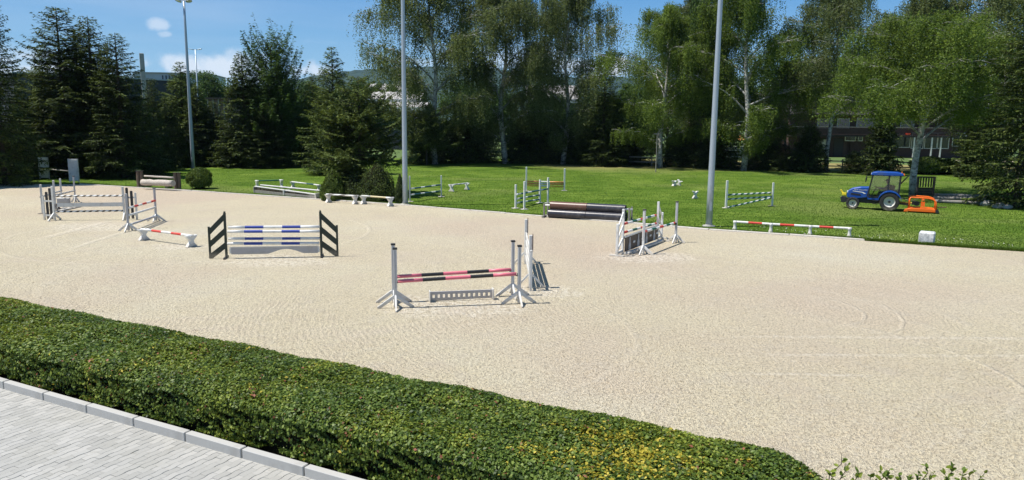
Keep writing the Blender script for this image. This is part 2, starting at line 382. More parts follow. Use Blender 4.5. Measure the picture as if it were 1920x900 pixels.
for (pu, pv, pr) in ((855, 572, 2.6), (520, 488, 2.4), (1215, 482, 2.4), (1010, 545, 1.6), (190, 425, 3.0), (330, 462, 1.4)):
    g_ = G(pu, pv); dx = t.math('SUBTRACT', X, g_.x); dy = t.math('MULTIPLY', t.math('SUBTRACT', Y, g_.y), 1.5)
    rr = t.math('ADD', t.math('SQRT', t.math('ADD', t.math('MULTIPLY', dx, dx), t.math('MULTIPLY', dy, dy))), t.math('MULTIPLY', t.math('SUBTRACT', n2, .5), 3.0))
    churn = t.mapr(rr, pr * .5, pr, 1, 0); base = t.mix(t.math('MULTIPLY', t.math('MULTIPLY', churn, t.mapr(nb, .46, .54)), .55), base, (.82, .76, .66)); base = t.mix(t.math('MULTIPLY', t.math('MULTIPLY', churn, t.mapr(nb, .48, .40)), .45), base, (.34, .28, .22))
hp = t.noise(P, 2.3, 2, .5); base = t.mix(t.math('MULTIPLY', t.mapr(hp, .60, .68), .20), base, (.42, .35, .27))
n6 = t.noise(P, .35, 4, .6, .8); base = t.mix(t.math('MULTIPLY', t.mapr(n6, .50, .66), .35), base, (.60, .51, .40))
base = t.mix(t.math('MULTIPLY', t.math('MULTIPLY', trk, t.mapr(nb, .42, .58, .15, 1)), .42), base, (.80, .73, .61)); t.color(base)
wv = t.new('ShaderNodeTexWave', wave_type='RINGS', rings_direction='Z'); mpw = t.new('ShaderNodeMapping'); mpw.inputs['Location'].default_value = (-6, -21, 0)
t.l.new(P, mpw.inputs[0]); t.l.new(mpw.outputs[0], wv.inputs[0]); wv.inputs['Scale'].default_value = 2.1; wv.inputs['Distortion'].default_value = 6; wv.inputs['Detail'].default_value = 3
base = t.mix(t.math('MULTIPLY', t.math('MULTIPLY', t.mapr(wv.outputs['Fac'], .6, .95), t.mapr(n6, .42, .58)), .10), base, (.42, .35, .27)); t.color(base)
h = t.math('ADD', t.math('MULTIPLY', n3, 1.0), t.math('MULTIPLY', n4, .45)); h = t.math('ADD', h, t.math('MULTIPLY', t.math('MULTIPLY', wv.outputs['Fac'], t.mapr(n6, .42, .58)), .13))
h = t.math('ADD', h, t.math('MULTIPLY', n2, .5)); h = t.math('ADD', h, t.math('MULTIPLY', trk, .5)); t.bump(h, 1.0, .10); M['sand'] = m

m = mat('mown_lawn', (.07, .14, .02), 1, 0, .04); t = NT(m); P = t.geo()
n1 = t.noise(P, .22, 5, .65); mp = t.new('ShaderNodeMapping'); mp.inputs['Scale'].default_value = (.35, 1.6, 1); mp.inputs['Rotation'].default_value = (0, 0, R(18)); t.l.new(P, mp.inputs[0])
n2 = t.noise(mp.outputs[0], 1.1, 5, .65, .8); n3 = t.noise(P, 9, 4, .7); n4 = t.noise(P, .07, 4, .55)
x = t.math('ADD', t.math('MULTIPLY', n1, .35), t.math('ADD', t.math('MULTIPLY', n2, .38), t.math('MULTIPLY', n3, .27)))
c = t.ramp(x, [(.38, (.036, .076, .010)), (.50, (.080, .138, .018)), (.60, (.155, .215, .038))])
c = t.mix(t.math('MULTIPLY', t.mapr(n4, .50, .64), .55), c, (.155, .185, .055))
s3 = t.new('ShaderNodeSeparateXYZ'); t.l.new(P, s3.inputs[0])
dry = t.math('MULTIPLY', t.mapr(t.math('ADD', s3.outputs[1], t.math('MULTIPLY', n1, 14)), 86, 98), t.mapr(s3.outputs[0], 0, 8))
c = t.mix(t.math('MULTIPLY', dry, .8), c, (.27, .22, .10)); t.color(c); t.bump(t.math('ADD', n3, t.math('MULTIPLY', n2, 1.5)), .7, .04); M['lawn'] = m
M['field'] = worn('rough_grass', (.085, .14, .03), (.2, .19, .08), .5, 1, .05)
M['hill'] = leafmat('forested_hill', (.010, .022, .012), (.018, .040, .018), (.03, .06, .022), 0, .02)
m = mat('concrete_paver', (.47, .47, .45), .85, 0, .3); t = NT(m); P = t.geo(); n = t.noise(P, 60, 3, .7); n2 = t.noise(P, 1.2, 4)
oi = t.new('ShaderNodeNewGeometry').outputs['Random Per Island']; oo = t.new('ShaderNodeObjectInfo').outputs['Random']
c = t.ramp(t.math('FRACT', t.math('ADD', oi, oo)), [(0, (.31, .305, .285)), (.5, (.355, .35, .33)), (1, (.41, .40, .375))])
c = t.mix(t.math('MULTIPLY', t.mapr(n2, .45, .7), .4), c, (.33, .32, .28)); c = t.mix(t.math('MULTIPLY', t.mapr(t.noise(P, 5, 5, .7), .58, .68), .35), c, (.22, .21, .17)); c = t.mix(t.math('MULTIPLY', n, .3), c, (.3, .3, .29)); t.color(c); t.bump(n, .5, .004); M['paver'] = m
M['kerb'] = worn('kerb_concrete', (.43, .425, .41), (.25, .24, .22), .35, .85, 4)
M['joint'] = mat('sanded_joint', (.20, .19, .17), 1)

# ---------------------------------------------------------------- ground
def sheet(name, poly, z, m_):
    mb = MB(); mb.add([(p[0], p[1], z) for p in poly], [tuple(range(len(poly)))]); o = mb.build(name, m_, fix=False)
    if o.data.polygons[0].normal.z < 0: o.data.flip_normals()
    return tag(o, kind='structure')
sheet('ground', [(-4600, -300), (4600, -300), (4600, 4400), (-4600, 4400)], -0.012, M['field'])
sheet('lawn', [(-40, 20), (90, 0), (110, 60), (75, 92), (25, 108), (-15, 104), (-44, 84), (-60, 60)], -0.008, M['lawn'])
edge = [(-75, 62), (-39, 56.7)] + [tuple(G(*p))[:2] for p in ((150, 345.5), (360, 358), (600, 374.5), (760, 385), (1020, 406), (1160, 416.5), (1330, 431), (1480, 441), (1620, 451), (1760, 461), (1920, 471.5))]
d_ = Vector(edge[-1]) - Vector(edge[-3]); edge.append(tuple(Vector(edge[-1]) + d_ * 5))
jag = []
for i in range(len(edge) - 1):
    a, b = Vector(edge[i]), Vector(edge[i + 1]); k = max(1, int((b - a).length / .35)); nrm = Vector((-(b - a).y, (b - a).x)).normalized()
    for j in range(k):
        p = a.lerp(b, j / k); am = .10 if (i >= 10 or i < 2) else .02
        jag.append(tuple(p + nrm * (noise.noise(Vector((p.x * .9, p.y * .9, 3))) * am * 2.4 + random.uniform(-am, am) * .5)))
jag.append(edge[-1])
sheet('sand_arena', jag + [(jag[-1][0], -20), (-75, -20)], -0.004, M['sand'])
def arena_y(x):
    for a, b in zip(edge, edge[1:]):
        if a[0] <= x <= b[0]: return a[1] + (b[1] - a[1]) * (x - a[0]) / (b[0] - a[0])
    return 60

# arena border of low white boards
bt = thing('arena_border', 'low white board edging between the sand arena and the lawn', 'edging', (0, 0, 0))
brd = [Vector((*e, 0)) for e in edge[2:]]
brd = brd[:9]; brd[-1] = brd[-1] + (brd[-1] - brd[-2]) * .0
end = G(1622, 451)
chain = [brd[0]] + brd[1:8] + [end]
for a, b in zip(chain, chain[1:]):
    L = (b - a).length; k = max(1, round(L / 2.5)); wide = .2 if a.x > 1 else .13
    for j in range(k):
        p = a.lerp(b, j / k); q = a.lerp(b, (j + 1) / k - .012 / L * 2)
        hh = random.uniform(.03, .05); off = random.uniform(-.015, .015)
        mb = MB(); mb.beam(p + Vector((off, off, hh / 2)), q + Vector((off, off, hh / 2 + .003)), wide, hh + .03)
        mb.build('board', M['offwhite'], bt, bevel=.008)

# grass blades on the lawn near enough to read, and a ragged edge
def tufts(name, n, fn, hmin, hmax, mt, wid=.02):
    P = np.array([fn() for _ in range(n)]); k = len(P)
    hgt = rng.uniform(hmin, hmax, k); a = rng.uniform(0, 2 * PI, k); tilt = rng.normal(0, .4, (k, 2)) * hgt[:, None]
    V = np.zeros((k, 3, 3)); ca, sa = np.cos(a) * wid, np.sin(a) * wid
    V[:, 0, :2] = P - np.c_[ca, sa]; V[:, 1, :2] = P + np.c_[ca, sa]; V[:, 2, :2] = P + tilt; V[:, 2, 2] = hgt; V[:, :2, 2] = -.008
    me = npmesh(name, V.reshape(-1, 3), np.arange(k * 3).reshape(k, 3), mt)
    return tag(meshobj(name, me), kind='stuff')
M['blade'] = leafmat('grass_blades', (.055, .11, .012), (.080, .142, .016), (.115, .185, .026), .3, .6)
def on_lawn():
    while 1:
        u = random.uniform(-60, 1980); v = random.uniform(318, 475); g = G(u, v)
        if g.y > arena_y(g.x) + .15 and g.y < 92: return (g.x, g.y)
o = tufts('grass_blades', 100000, on_lawn, .02, .045, M['blade'], .02); tag(o, 'short mown grass blades covering the green lawn', 'grass')
def on_edge():
    x = random.uniform(14, 24) if random.random() < .55 else random.uniform(-34, 24); return (x, arena_y(x) + abs(random.gauss(0, .12)) + (.12 if x < 15.6 else -.05))
o = tufts('edge_grass', 16000, on_edge, .06, .16, M['blade'], .02); tag(o, 'ragged grass fringe growing along the edge of the sand', 'grass')
def on_wflowers():
    while 1:
        u = random.uniform(1290, 1900); g = G(u, random.uniform(428, 470))
        if arena_y(g.x) + .1 < g.y < arena_y(g.x) + 2.2: return (g.x, g.y)
fl = np.array([on_wflowers() for _ in range(150)]); k = len(fl); V = np.zeros((k, 4, 3)); s_ = .022
V[:, :, :2] = fl[:, None, :] + np.array([(-s_, 0), (0, -s_), (s_, 0), (0, s_)]); V[:, :, 2] = .10 + rng.normal(0, .01, (k, 4))
o = tag(meshobj('clover_flowers', npmesh('clover_flowers', V.reshape(-1, 3), np.arange(k * 4).reshape(k, 4), M['white'])), 'tiny white clover flowers in the grass by the arena edge', 'flowers', kind='stuff')

# sand clods
k = 42000; vv = 330 + (900 - 330) * rng.random(k) ** .7; uu = rng.uniform(-120, 2040, k); pts = []
for u, v in zip(uu, vv):
    g = G(u, max(v, 350)); 
    if g.y < arena_y(g.x) - .2 and g.y < 46: pts.append((g.x, g.y))
pts = np.array(pts); k = len(pts); s_ = np.minimum(rng.gamma(2.2, .0058, k) + .006, .05)
oc = np.array([(1, 0, 0), (0, 1, 0), (-1, 0, 0), (0, -1, 0), (0, 0, .75)], float)
V = oc[None] * s_[:, None, None] * rng.uniform(.6, 1.35, (k, 5, 1)); V[:, :, :2] += pts[:, None, :]; V[:, :, 2] += -.004
base_i = np.arange(k)[:, None, None] * 5; tri = np.array([(0, 1, 4), (1, 2, 4), (2, 3, 4), (3, 0, 4)])[None]
tag(meshobj('sand_clods', npmesh('sand_clods', V.reshape(-1, 3), (base_i + tri).reshape(-1, 3), M['sand'])), 'small clods and pebbles scattered over the raked sand', 'pebbles', kind='stuff')

# ---------------------------------------------------------------- pavement terrace, kerb, pavers
ZP = 0.90; ZK = ZP + .12
K0 = G(5.5, 715.5, ZK); K1 = G(569, 875, ZK)
kd = Vector(((K1 - K0).x, (K1 - K0).y, 0)).normalized(); kn = Vector((-kd.y, kd.x, 0))    # along the kerb to the right, across it towards the arena
if kn.y < 0: kn = -kn
O0 = Vector((K0.x, K0.y, 0))
def T(t_, d, z=0): return O0 + kd * t_ + kn * d + Vector((0, 0, z))
def terr(name, d0, d1, z0, z1, t0, t1, m_):
    mb = MB(); mb.prism([T(t0, d0, z0), T(t1, d0, z0), T(t1, d0, z1), T(t0, d0, z1)], kn * (d1 - d0)); return tag(mb.build(name, m_), kind='structure')
pav = terr('pavement', -14, -.004, -.5, ZP - .045, -9, 20, M['joint'])
hb = [G(*p, 1.55) for p in ((0, 552), (500, 643), (1000, 741), (1400, 832))]
hd = [(Vector((p.x, p.y, 0)) - O0).dot(kn) for p in hb]; ht = [(Vector((p.x, p.y, 0)) - O0).dot(kd) for p in hb]
print('hedge back d', [round(x, 2) for x in hd], 't', [round(x, 2) for x in ht], 'kerb len', (K1 - K0).length)
HW = sum(hd) / 4 + .05; ge = G(1600, 885, 1.3); TE = (Vector((ge.x, ge.y, 0)) - O0).dot(kd); print('TE', TE, 'HW', HW)
mb = MB(); a0, a1 = -9, TE - .3
prof = [(.1, -.5), (.1, ZP - .02), (HW - .5, ZP - .15), (HW + .05, -.02), (HW + .05, -.5)]
mb.prism([T(a0, d, z) for d, z in prof], kd * (a1 - a0)); tag(mb.build('planting_bank', M['soil']), kind='structure')
kt = thing('kerb', 'row of grey concrete kerb stones along the paved yard', 'kerb', T(0, 0, ZP))
px = [(5.5, 715.5), (78, 736.7), (158, 759), (245, 785.5), (343, 811), (449, 840.7), (569, 875)]
ts = [(G(*p, ZK) - Vector((0, 0, ZK)) - O0).dot(kd) for p in px]; print('joints', [round(x, 2) for x in ts])
step = (ts[-1] - ts[0]) / 6; kp = MB(); kp.box((0, 0, 0), (step - .022, .1, .2)); kproto = None
for i in range(-6, 16):
    c = T(step * (i + .5), .05, ZK - .1) + Vector((0, 0, random.uniform(-.003, .003)))
    if kproto is None: kproto = kp.build('kerb_stone', M['kerb'], kt, bevel=.008); ob = kproto
    else: ob = bpy.data.objects.new('kerb_stone', kproto.data); C.objects.link(ob); ob.parent = kt
    ob.location = c - kt.location; ob.rotation_euler = (0, 0, math.atan2(kd.y, kd.x) + random.uniform(-.004, .004))
# pavers: rows run across the kerb; long sides wavy
PL, PW, AM = .2, .1, .0065
def paver_mesh(vari):
    g = .0016; pts = []
    def wave(x): return (-1 if vari else 1) * AM * max(-1, min(1, 1.4 * math.sin(2 * PI * x / PL)))
    xs = [0, .045, .055, .095, .105, .145, .155, .2]
    lo = [(x + (g if x == 0 else -g if x == .2 else 0), wave(x) + g) for x in (0, .03, .07, .13, .17, .2)]
    hi = [(x, y + PW - 2 * g) for x, y in reversed(lo)]
    poly = lo + hi; cx, cy = .1, PW / 2
    top = [(cx + (x - cx) * .965, cy + (y - cy) * .93, 0) for x, y in poly]; rim = [(x, y, -.004) for x, y in poly]; bot = [(x, y, -.04) for x, y in poly]
    n = len(poly); return top, rim, bot, n
top_, rim_, bot_, n_ = paver_mesh(0)
pvv = np.array(top_ + rim_ + bot_); pvb = np.array(sum(paver_mesh(1)[:3], [])); pff = [tuple(range(n_))] + [(k * n_ + i, (k + 1) * n_ + i, (k + 1) * n_ + (i + 1) % n_, k * n_ + (i + 1) % n_) for k in (0, 1) for i in range(n_)]
pav_mesh = bpy.data.meshes.new('paver'); pav_mesh.from_pydata([tuple(p) for p in pvv], [], pff); pav_mesh.materials.append(M['paver']); pav_mesh.update()
pav_b = pav_mesh.copy(); pav_b.vertices.foreach_set('co', pvb.astype(np.float32).ravel()); pav_b.update()
cells = []
for r_ in range(int(-6 / PW), int(15 / PW)):
    for q in range(-1 if r_ % 2 else 0, 45):
        t0 = r_ * PW; d0 = .07 - (q + 1) * PL - (.5 * PL if r_ % 2 else 0)
        half = q < 0; p = T(t0, d0, ZP); vec = co.matrix_world.inverted() @ p; u = 960 + F * vec.x / -vec.z; v = 450 - F * vec.y / -vec.z
        if vec.z > -.5 or not (-500 < u < 1150 and 600 < v < 1250): continue
        cells.append(((-30 < u < 700 and v < 915), -v, p, r_ % 2, half))
near = sorted([c for c in cells if c[0]], key=lambda c: c[1])[:300]; nid = {id(c) for c in near}
ax = -kn; rotm = Matrix(((-kn.x, kd.x, 0), (-kn.y, kd.y, 0), (0, 0, 1)))      # local x -> away from kerb, local y -> along kerb
flip = rotm.determinant() < 0
ang = math.atan2(kn.y, kn.x)
for c in near:
    ob = bpy.data.objects.new('paver', pav_b if c[3] else pav_mesh); C.objects.link(ob); ob.parent = pav
    ob.location = c[2] + Vector((0, 0, random.uniform(-.0025, .0025))); ob.rotation_euler = (random.gauss(0, .006), random.gauss(0, .006), ang)
    if c[4]: ob.scale = (.5, 1, 1)
V = []; Fs = []; rz = np.array(Matrix.Rotation(ang, 3, 'Z'))
for c in cells:
    if id(c) in nid: continue
    o_ = len(V) * len(pvv); V.append(((pvb if c[3] else pvv) * np.array((.5 if c[4] else 1, 1, 1))) @ rz.T + np.array(c[2]) + np.array((0, 0, random.uniform(-.0025, .0025)))); Fs += [tuple(i + o_ for i in f) for f in pff]
me = bpy.data.meshes.new('pavers'); me.from_pydata(np.concatenate(V).tolist(), [], Fs); me.materials.append(M['paver']); me.update(); o = meshobj('pavers', me, pav); o['kind'] = 'stuff'
print('pavers', len(cells))

# ---------------------------------------------------------------- hedge
ZT = 1.64
hg = thing('hedge', 'long clipped broadleaf hedge between the paved yard and the sand arena', 'hedge', T(2, HW / 2, ZP))
LT0 = -7.0
def cross(s, t_):                           # s 0..1 round the section from the front foot over the top to the back foot
    w0, w1 = .16, HW
    e = max(0.0, (t_ - (TE - 1.1)) / 1.1); sh = math.sqrt(max(0, 1 - e * e)) if e > 0 else 1
    mid = (w0 + w1) / 2; half = (w1 - w0) / 2 * (0.25 + .75 * sh); zt = (ZT - ZP) * (.45 + .55 * sh)
    a = PI * s; ca, sa = -math.cos(a), math.sin(a)
    ex = .34; x = math.copysign(abs(ca) ** ex, ca); z = sa ** (ex * .9)
    return mid + half * x, ZP + zt * z - .05
def hedge_pt(s, t_):
    d, z = cross(s, t_); b = noise.noise(Vector((t_ * .9, d * .9, 1))) * .07 + noise.noise(Vector((t_ * 3, d * 3, z * 3))) * .05
    return d, z + b
core = MB(); ns, ntt = 24, 70; gv = []
for i in range(ntt + 1):
    t_ = LT0 + (TE - LT0) * i / ntt
    for j in range(ns + 1):
        d, z = cross(j / ns, t_); md = (HW + .16) / 2; d = md + (d - md) * .86; z = ZP + (z - ZP) * .80; gv.append(T(t_, d, z - .03))
core.add(gv, [(i * (ns + 1) + j, i * (ns + 1) + j + 1, (i + 1) * (ns + 1) + j + 1, (i + 1) * (ns + 1) + j) for i in range(ntt) for j in range(ns)])
M['hedge_core'] = worn('shaded_branch_core', (.018, .018, .010), (.03, .025, .015), .5, 1); M['hedge_core'].node_tree.nodes['Principled BSDF'].inputs['Specular IOR Level'].default_value = 0  # near-black solid core: shade among the inner branches put into its colour
core.build('shade_core', M['hedge_core'], hg).matrix_parent_inverse = Matrix.Translation(-hg.location)
NL = 250000
t0s = rng.uniform(LT0, TE, NL * 2); keep = rng.random(NL * 2) < (.25 + .75 * (t0s - LT0) / (TE - LT0)); t0s = t0s[keep][:NL]
sgrid = np.linspace(0, 1, 800); sec = np.array([cross(q_, 0.0) for q_ in sgrid]); arcl = np.r_[0, np.cumsum(np.linalg.norm(np.diff(sec, axis=0), axis=1))]
ss = np.clip(np.interp(rng.random(len(t0s)) * arcl[-1] * .93, arcl, sgrid), .004, .996)
P = np.empty((len(t0s), 3)); NN = np.empty_like(P); dd_ = np.empty(len(t0s))
kdn, knn = np.array(kd), np.array(kn)
grid_t = np.linspace(LT0, TE, 200); grid_s = np.linspace(0, 1, 160)
CS = np.array([[cross(s, tt) for s in grid_s] for tt in grid_t])
def cs(sv, tv):
    ti = np.clip((tv - LT0) / (TE - LT0) * 199, 0, 198.999); si = np.clip(sv * 159, 0, 158.999); a = ti.astype(int); b = si.astype(int); fa = (ti - a)[:, None]; fb = (si - b)[:, None]
    return (CS[a, b] * (1 - fa) + CS[a + 1, b] * fa) * (1 - fb) + (CS[a, b + 1] * (1 - fa) + CS[a + 1, b + 1] * fa) * fb
c0 = cs(ss, t0s); c1 = cs(np.minimum(ss + .012, 1), t0s); tg = c1 - cs(np.maximum(ss - .012, 0), t0s); tg /= np.maximum(np.linalg.norm(tg, axis=1, keepdims=True), 1e-9)
nd_, nz_ = -tg[:, 1], tg[:, 0]                                      # outward normal in section
O0n = np.array(O0)
# lumps: cheap sum of sines
lump = .016 * np.sin(t0s * 3.1 + 1.7 * np.sin(c0[:, 0] * 2.3)) + .007 * np.sin(t0s * 7.3 + 2.5 * np.sin(t0s * 1.3) + c0[:, 0] * 5.1) * np.cos(c0[:, 0] * 6.7 + c0[:, 1] * 5) + .006 * np.sin(t0s * 17 + 3 * np.sin(t0s * 2.1) + c0[:, 0] * 13)
dep = rng.gamma(1.5, .032, len(t0s)); off = lump - dep + (rng.random(len(t0s)) < .03) * rng.uniform(0, .025, len(t0s))
side = (c0[:, 1] < ZT - .22)
off -= side * (np.maximum(0, np.sin(t0s * 9 + c0[:, 1] * 11) * np.sin(t0s * 4.3 + c0[:, 1] * 23)) * .16 + rng.random(len(t0s)) * .09)
dpos = c0[:, 0] + nd_ * off; zpos = c0[:, 1] + nz_ * off
P = O0n + kdn * t0s[:, None] + knn * dpos[:, None]; P[:, 2] = zpos
NO = knn * nd_[:, None]; NO[:, 2] = nz_
NO = unit(NO * np.where(side, 1.0, .75)[:, None] + np.array((0, 0, .35)) * np.where(side, .1, 1)[:, None] + rng.normal(0, .5, P.shape)); AX = rng.normal(0, 1, P.shape); AX -= NO * (AX * NO).sum(1, keepdims=True)
sz = rng.uniform(.028, .060, len(P)) * np.where(t0s < 2, 1.1, 1.0)
V, Fq = leaves(P, AX, NO, sz, sz * .62, .3)
uvx = np.array([0.0] * len(P)); Mi = np.array(co.matrix_world.inverted()); vc = P @ Mi[:3, :3].T + Mi[:3, 3]; U = 960 + F * vc[:, 0] / -vc[:, 2]; Vp = 450 - F * vc[:, 1] / -vc[:, 2]
pn = np.array([noise.noise(Vector((a * .55, b * .8, 7))) for a, b in zip(t0s, dpos)]); pn2 = np.array([noise.noise(Vector((a * 2.6, b * 2.6, 2))) for a, b in zip(t0s, dpos)])
ol = (pn + .5 * pn2 + rng.normal(0, .22, len(P))) > .10
patch_c = G(1165, 850, ZT - .05); pt = (patch_c - O0).dot(kd); pd = (patch_c - O0).dot(kn)      # variegated bush within the hedge
q = np.exp(-(((t0s - pt) / .85) ** 2 + ((dpos - pd) / .8) ** 2)) + .25 * pn2; yel = (q * .8 + .35 * pn2 + rng.normal(0, .26, len(P))) > .74
red = (rng.random(len(P)) < .008 + .05 * ((pn2 > .32) & (rng.random(len(P)) < .5)))
mi = np.where(yel, 2, np.where(red, 3, np.where(ol, 1, 0)))
vis = (U > 350) & (U < 1500) & (Vp > 700) & (Vp < 898) & (off > .01); idx = np.nonzero(vis)[0]; dist = np.linalg.norm(P - np.array((0, 0, 5)), axis=1)
idx = idx[np.argsort(dist[idx] - sz[idx] * 8)][:1400:5][:280]; single = np.zeros(len(P), bool); single[idx] = True
keepq = ~single
me = npmesh('foliage', V, Fq[keepq], [M['hedge'], M['hedge_olive'], M['hedge_yellow'], M['hedge_red']], mi[keepq])
o = meshobj('foliage', me, hg); o.matrix_parent_inverse = Matrix.Translation(-hg.location); o['kind'] = 'stuff'
lm = {}
for k_ in range(4):
    nm = [M['hedge'], M['hedge_olive'], M['hedge_yellow'], M['hedge_red']][k_]; mb = MB(); mb.add([(-.5, 0, 0), (-.2, -.28, .07), (.2, -.24, .07), (.5, 0, 0), (.2, .24, .07), (-.2, .28, .07)], [(0, 1, 2, 3), (0, 3, 4, 5)]); q_ = mb.build('leaf', nm, fix=False); lm[k_] = q_.data; bpy.data.objects.remove(q_)
for i in idx:
    a = Vector(AX[i]).normalized(); n_o = Vector(NO[i]).normalized(); b = n_o.cross(a)
    ob = bpy.data.objects.new('leaf', lm[int(mi[i])]); C.objects.link(ob); ob.parent = hg
    ob.matrix_basis = Matrix.Translation(Vector(P[i]) - hg.location) @ Matrix((a, b, n_o)).transposed().to_4x4() @ Matrix.Scale(float(sz[i]) * 1.15, 4)

# straggling shrub beyond the hedge end, at the foot of the picture
Yd = 7.0; g0 = at(1700, 1000, Yd); g0.z = 0
shr = thing('straggly_shrub', 'straggly leafy shrub whose shoots poke up at the bottom right corner', 'shrub', g0)
def shoot(base, tip, nleaf, size):
    mid = base.lerp(tip, .55) + Vector((random.uniform(-.05, .05), .05, .06)); mid2 = base.lerp(tip, .8) + Vector((random.uniform(-.05, .05), 0, .04)); P_ = [p - g0 for p in (base, mid, mid2, tip)]
    mb = MB(); mb.path(P_, [.007, .005, .004, .002], 5); st = mb.build('stem', M['bark'], shr)
    for i in range(nleaf):
        f_ = .45 + .55 * i / max(1, nleaf - 1); k_ = min(int(f_ * 3), 2); p = P_[k_].lerp(P_[k_ + 1], f_ * 3 - k_)
        a = Vector((random.uniform(-1, 1), random.uniform(-1, 1), random.uniform(-.2, .9))).normalized(); n_o = Vector((random.uniform(-.6, .6), random.uniform(-.9, .1), .9)); b = n_o.cross(a).normalized(); n_o = a.cross(b)
        s_ = size * random.uniform(.55, 1.3); ob = bpy.data.objects.new('leaf', lm[random.choice((0, 0, 1, 1))]); C.objects.link(ob); ob.parent = st
        ob.matrix_basis = Matrix.Translation(p + a * s_ * .5) @ Matrix((a, b, n_o)).transposed().to_4x4() @ Matrix.Scale(s_, 4)
for (u, v, wd, nl) in ((1578, 852, 25, 5), (1590, 872, 20, 8), (1556, 884, 8, 8), (1610, 886, 12, 9), (1632, 892, -6, 8), (1652, 884, 10, 9), (1668, 880, 14, 10), (1684, 890, 4, 9), (1706, 893, -10, 9), (1722, 888, 8, 9), (1736, 874, 18, 9), (1752, 886, 10, 9), (1772, 889, -4, 9), (1788, 872, 14, 8), (1806, 884, 10, 9), (1826, 880, 30, 6), (1846, 888, 26, 5)):
    bs = at(u - wd, 975, Yd + random.uniform(-.25, .25)); tp_ = at(u, v, bs.y); shoot(bs, tp_, nl, .062)
    
# ---------------------------------------------------------------- show-jump equipment
PREF = 'on the sand arena'
def standard(base, top_z, label, rot=0, group='uprights of the jumps', post='alu', foot='white', cap='black', size=.09, feet=4, cups=(), footlen=.5, foot_h=.36, track=True, footmat=None, stake=False):
    th = thing('jump_standard', label, 'jump standard', base, rot, group)
    z = top_z; h0 = .02
    mb = MB(); mb.box((0, 0, (z + h0) / 2), (size, size, z - h0)); mb.build('post', M[post], th, bevel=.008)
    if track:
        mb = MB()
        for s_ in (-1, 1): mb.box((s_ * (size / 2 + .002), 0, (z * .5 + .25)), (.006, .022, z - .6))
        mb.box((0, -size / 2 - .002, z * .5 + .25), (.022, .006, z - .6)); mb.build('pin_track', M['grey'], th)
    if cap: mb = MB(); mb.box((0, 0, z + .015), (size + .035, size + .035, .045)); mb.build('cap', M[cap], th, bevel=.006)
    for k in range(feet):
        a = PI / 2 * k if feet == 4 else PI * k
        if stake: break
        d = Vector((math.cos(a), math.sin(a), 0)); mb = MB()
        s_ = Vector((-d.y, d.x, 0)) * .022; r0 = size / 2
        poly = [d * r0 + Vector((0, 0, foot_h)), d * r0 + Vector((0, 0, foot_h - .11)), d * (footlen - .10) + Vector((0, 0, 0.0)), d * footlen + Vector((0, 0, 0.0)), d * footlen + Vector((0, 0, .035))]
        mb.prism([p - s_ for p in poly], s_ * 2); mb.build('foot', M[foot], th, bevel=.004)
    if stake: mb = MB(); mb.box((0, 0, .012), (.42, .3, .024)); mb.build('base_plate', M[foot], th, bevel=.005)
    for (cz, cx) in cups:
        mb = MB(); mb.box((cx * (size / 2 + .03), -.0, cz - .055), (.06, .07, .012)); mb.box((cx * (size / 2 + .006), 0, cz - .03), (.01, .07, .09)); mb.build('pole_cup', M['steel_dark'], th)
    return th
def pole(a, b, label, bands, group='poles of the jumps', r=.05, n=12, spiral=None, name='jump_pole', cat='jump pole'):
    """bands: list of (end fraction, material key); spiral: (key, key, pitch)"""
    a = Vector(a); b = Vector(b); c = (a + b) / 2; a -= c; b -= c; mb = MB(); L = (b - a).length
    if spiral:
        n = 12; ns_ = int(L / .045); mats = lambda k, i: int(((k * .045 / spiral[2]) + i / n) % 1 < .46)
        mb.tube(a, b, r, r, n, segs=ns_, mats=mats); ms = [M[spiral[0]], M[spiral[1]]]
    else:
        keys = []; 
        for _, k_ in bands:
            if k_ not in keys: keys.append(k_)
        p = 0
        for i, (q, k_) in enumerate(bands):
            mb.tube(a.lerp(b, p), a.lerp(b, q), r, r, n, keys.index(k_), caps=(i in (0, len(bands) - 1))); p = q
        ms = [M[k_] for k_ in keys]
    o = mb.build(name, ms, smooth=False, fix=False)
    for p_ in o.data.polygons:
        if len(p_.vertices) == 4: p_.use_smooth = True
    o.location = c
    return tag(o, label, cat, group)
def line_mid(a, b): return (Vector(a) + Vector(b)) / 2

# --- pink and black oxer, nearest jump
gF = 'uprights of the pink and black jump'
FL = G(742, 577); FR = G(973, 569); BR = G(961, 554); BL = G(738.5, 566.5)
rF = math.atan2((FR - FL).y, (FR - FL).x); rB = rF
def P3(u, v, ref): return at(u, v, ref.y)
zFL = hz(741, 467, FL.y); zFR = hz(972, 462, FR.y); zBR = hz(960, 453, BR.y); zBL = hz(737, 459, BL.y)
standard(FL, zFL, 'front left aluminium upright of the pink and black jump, white splayed feet', rF, gF, cups=((hz(747, 526, FL.y), 1),))
standard(FR, zFR, 'front right aluminium upright of the pink and black jump, black cap', rF, gF, cups=((hz(969, 513, FR.y), -1),))
standard(BR, zBR, 'rear right aluminium upright behind the pink and black poles', rF, gF, cups=((hz(957, 505, BR.y), -1),))
standard(BL, zBL, 'rear left upright almost hidden behind the front left one of the pink jump', rF, gF, cups=((hz(747, 518, BL.y), 1),))
pk = [(.205, 'pink'), (.395, 'black'), (.605, 'pink'), (.80, 'black'), (1, 'pink')]
pole(P3(746, 527.5, FL), P3(968, 513.5, FR), 'front pink pole with two black bands, the nearer of the two', pk, 'pink and black poles')
pole(P3(745, 518.5, BL), P3(957, 505.5, BR), 'rear pink pole with two black bands, just above the nearer one', pk, 'pink and black poles')
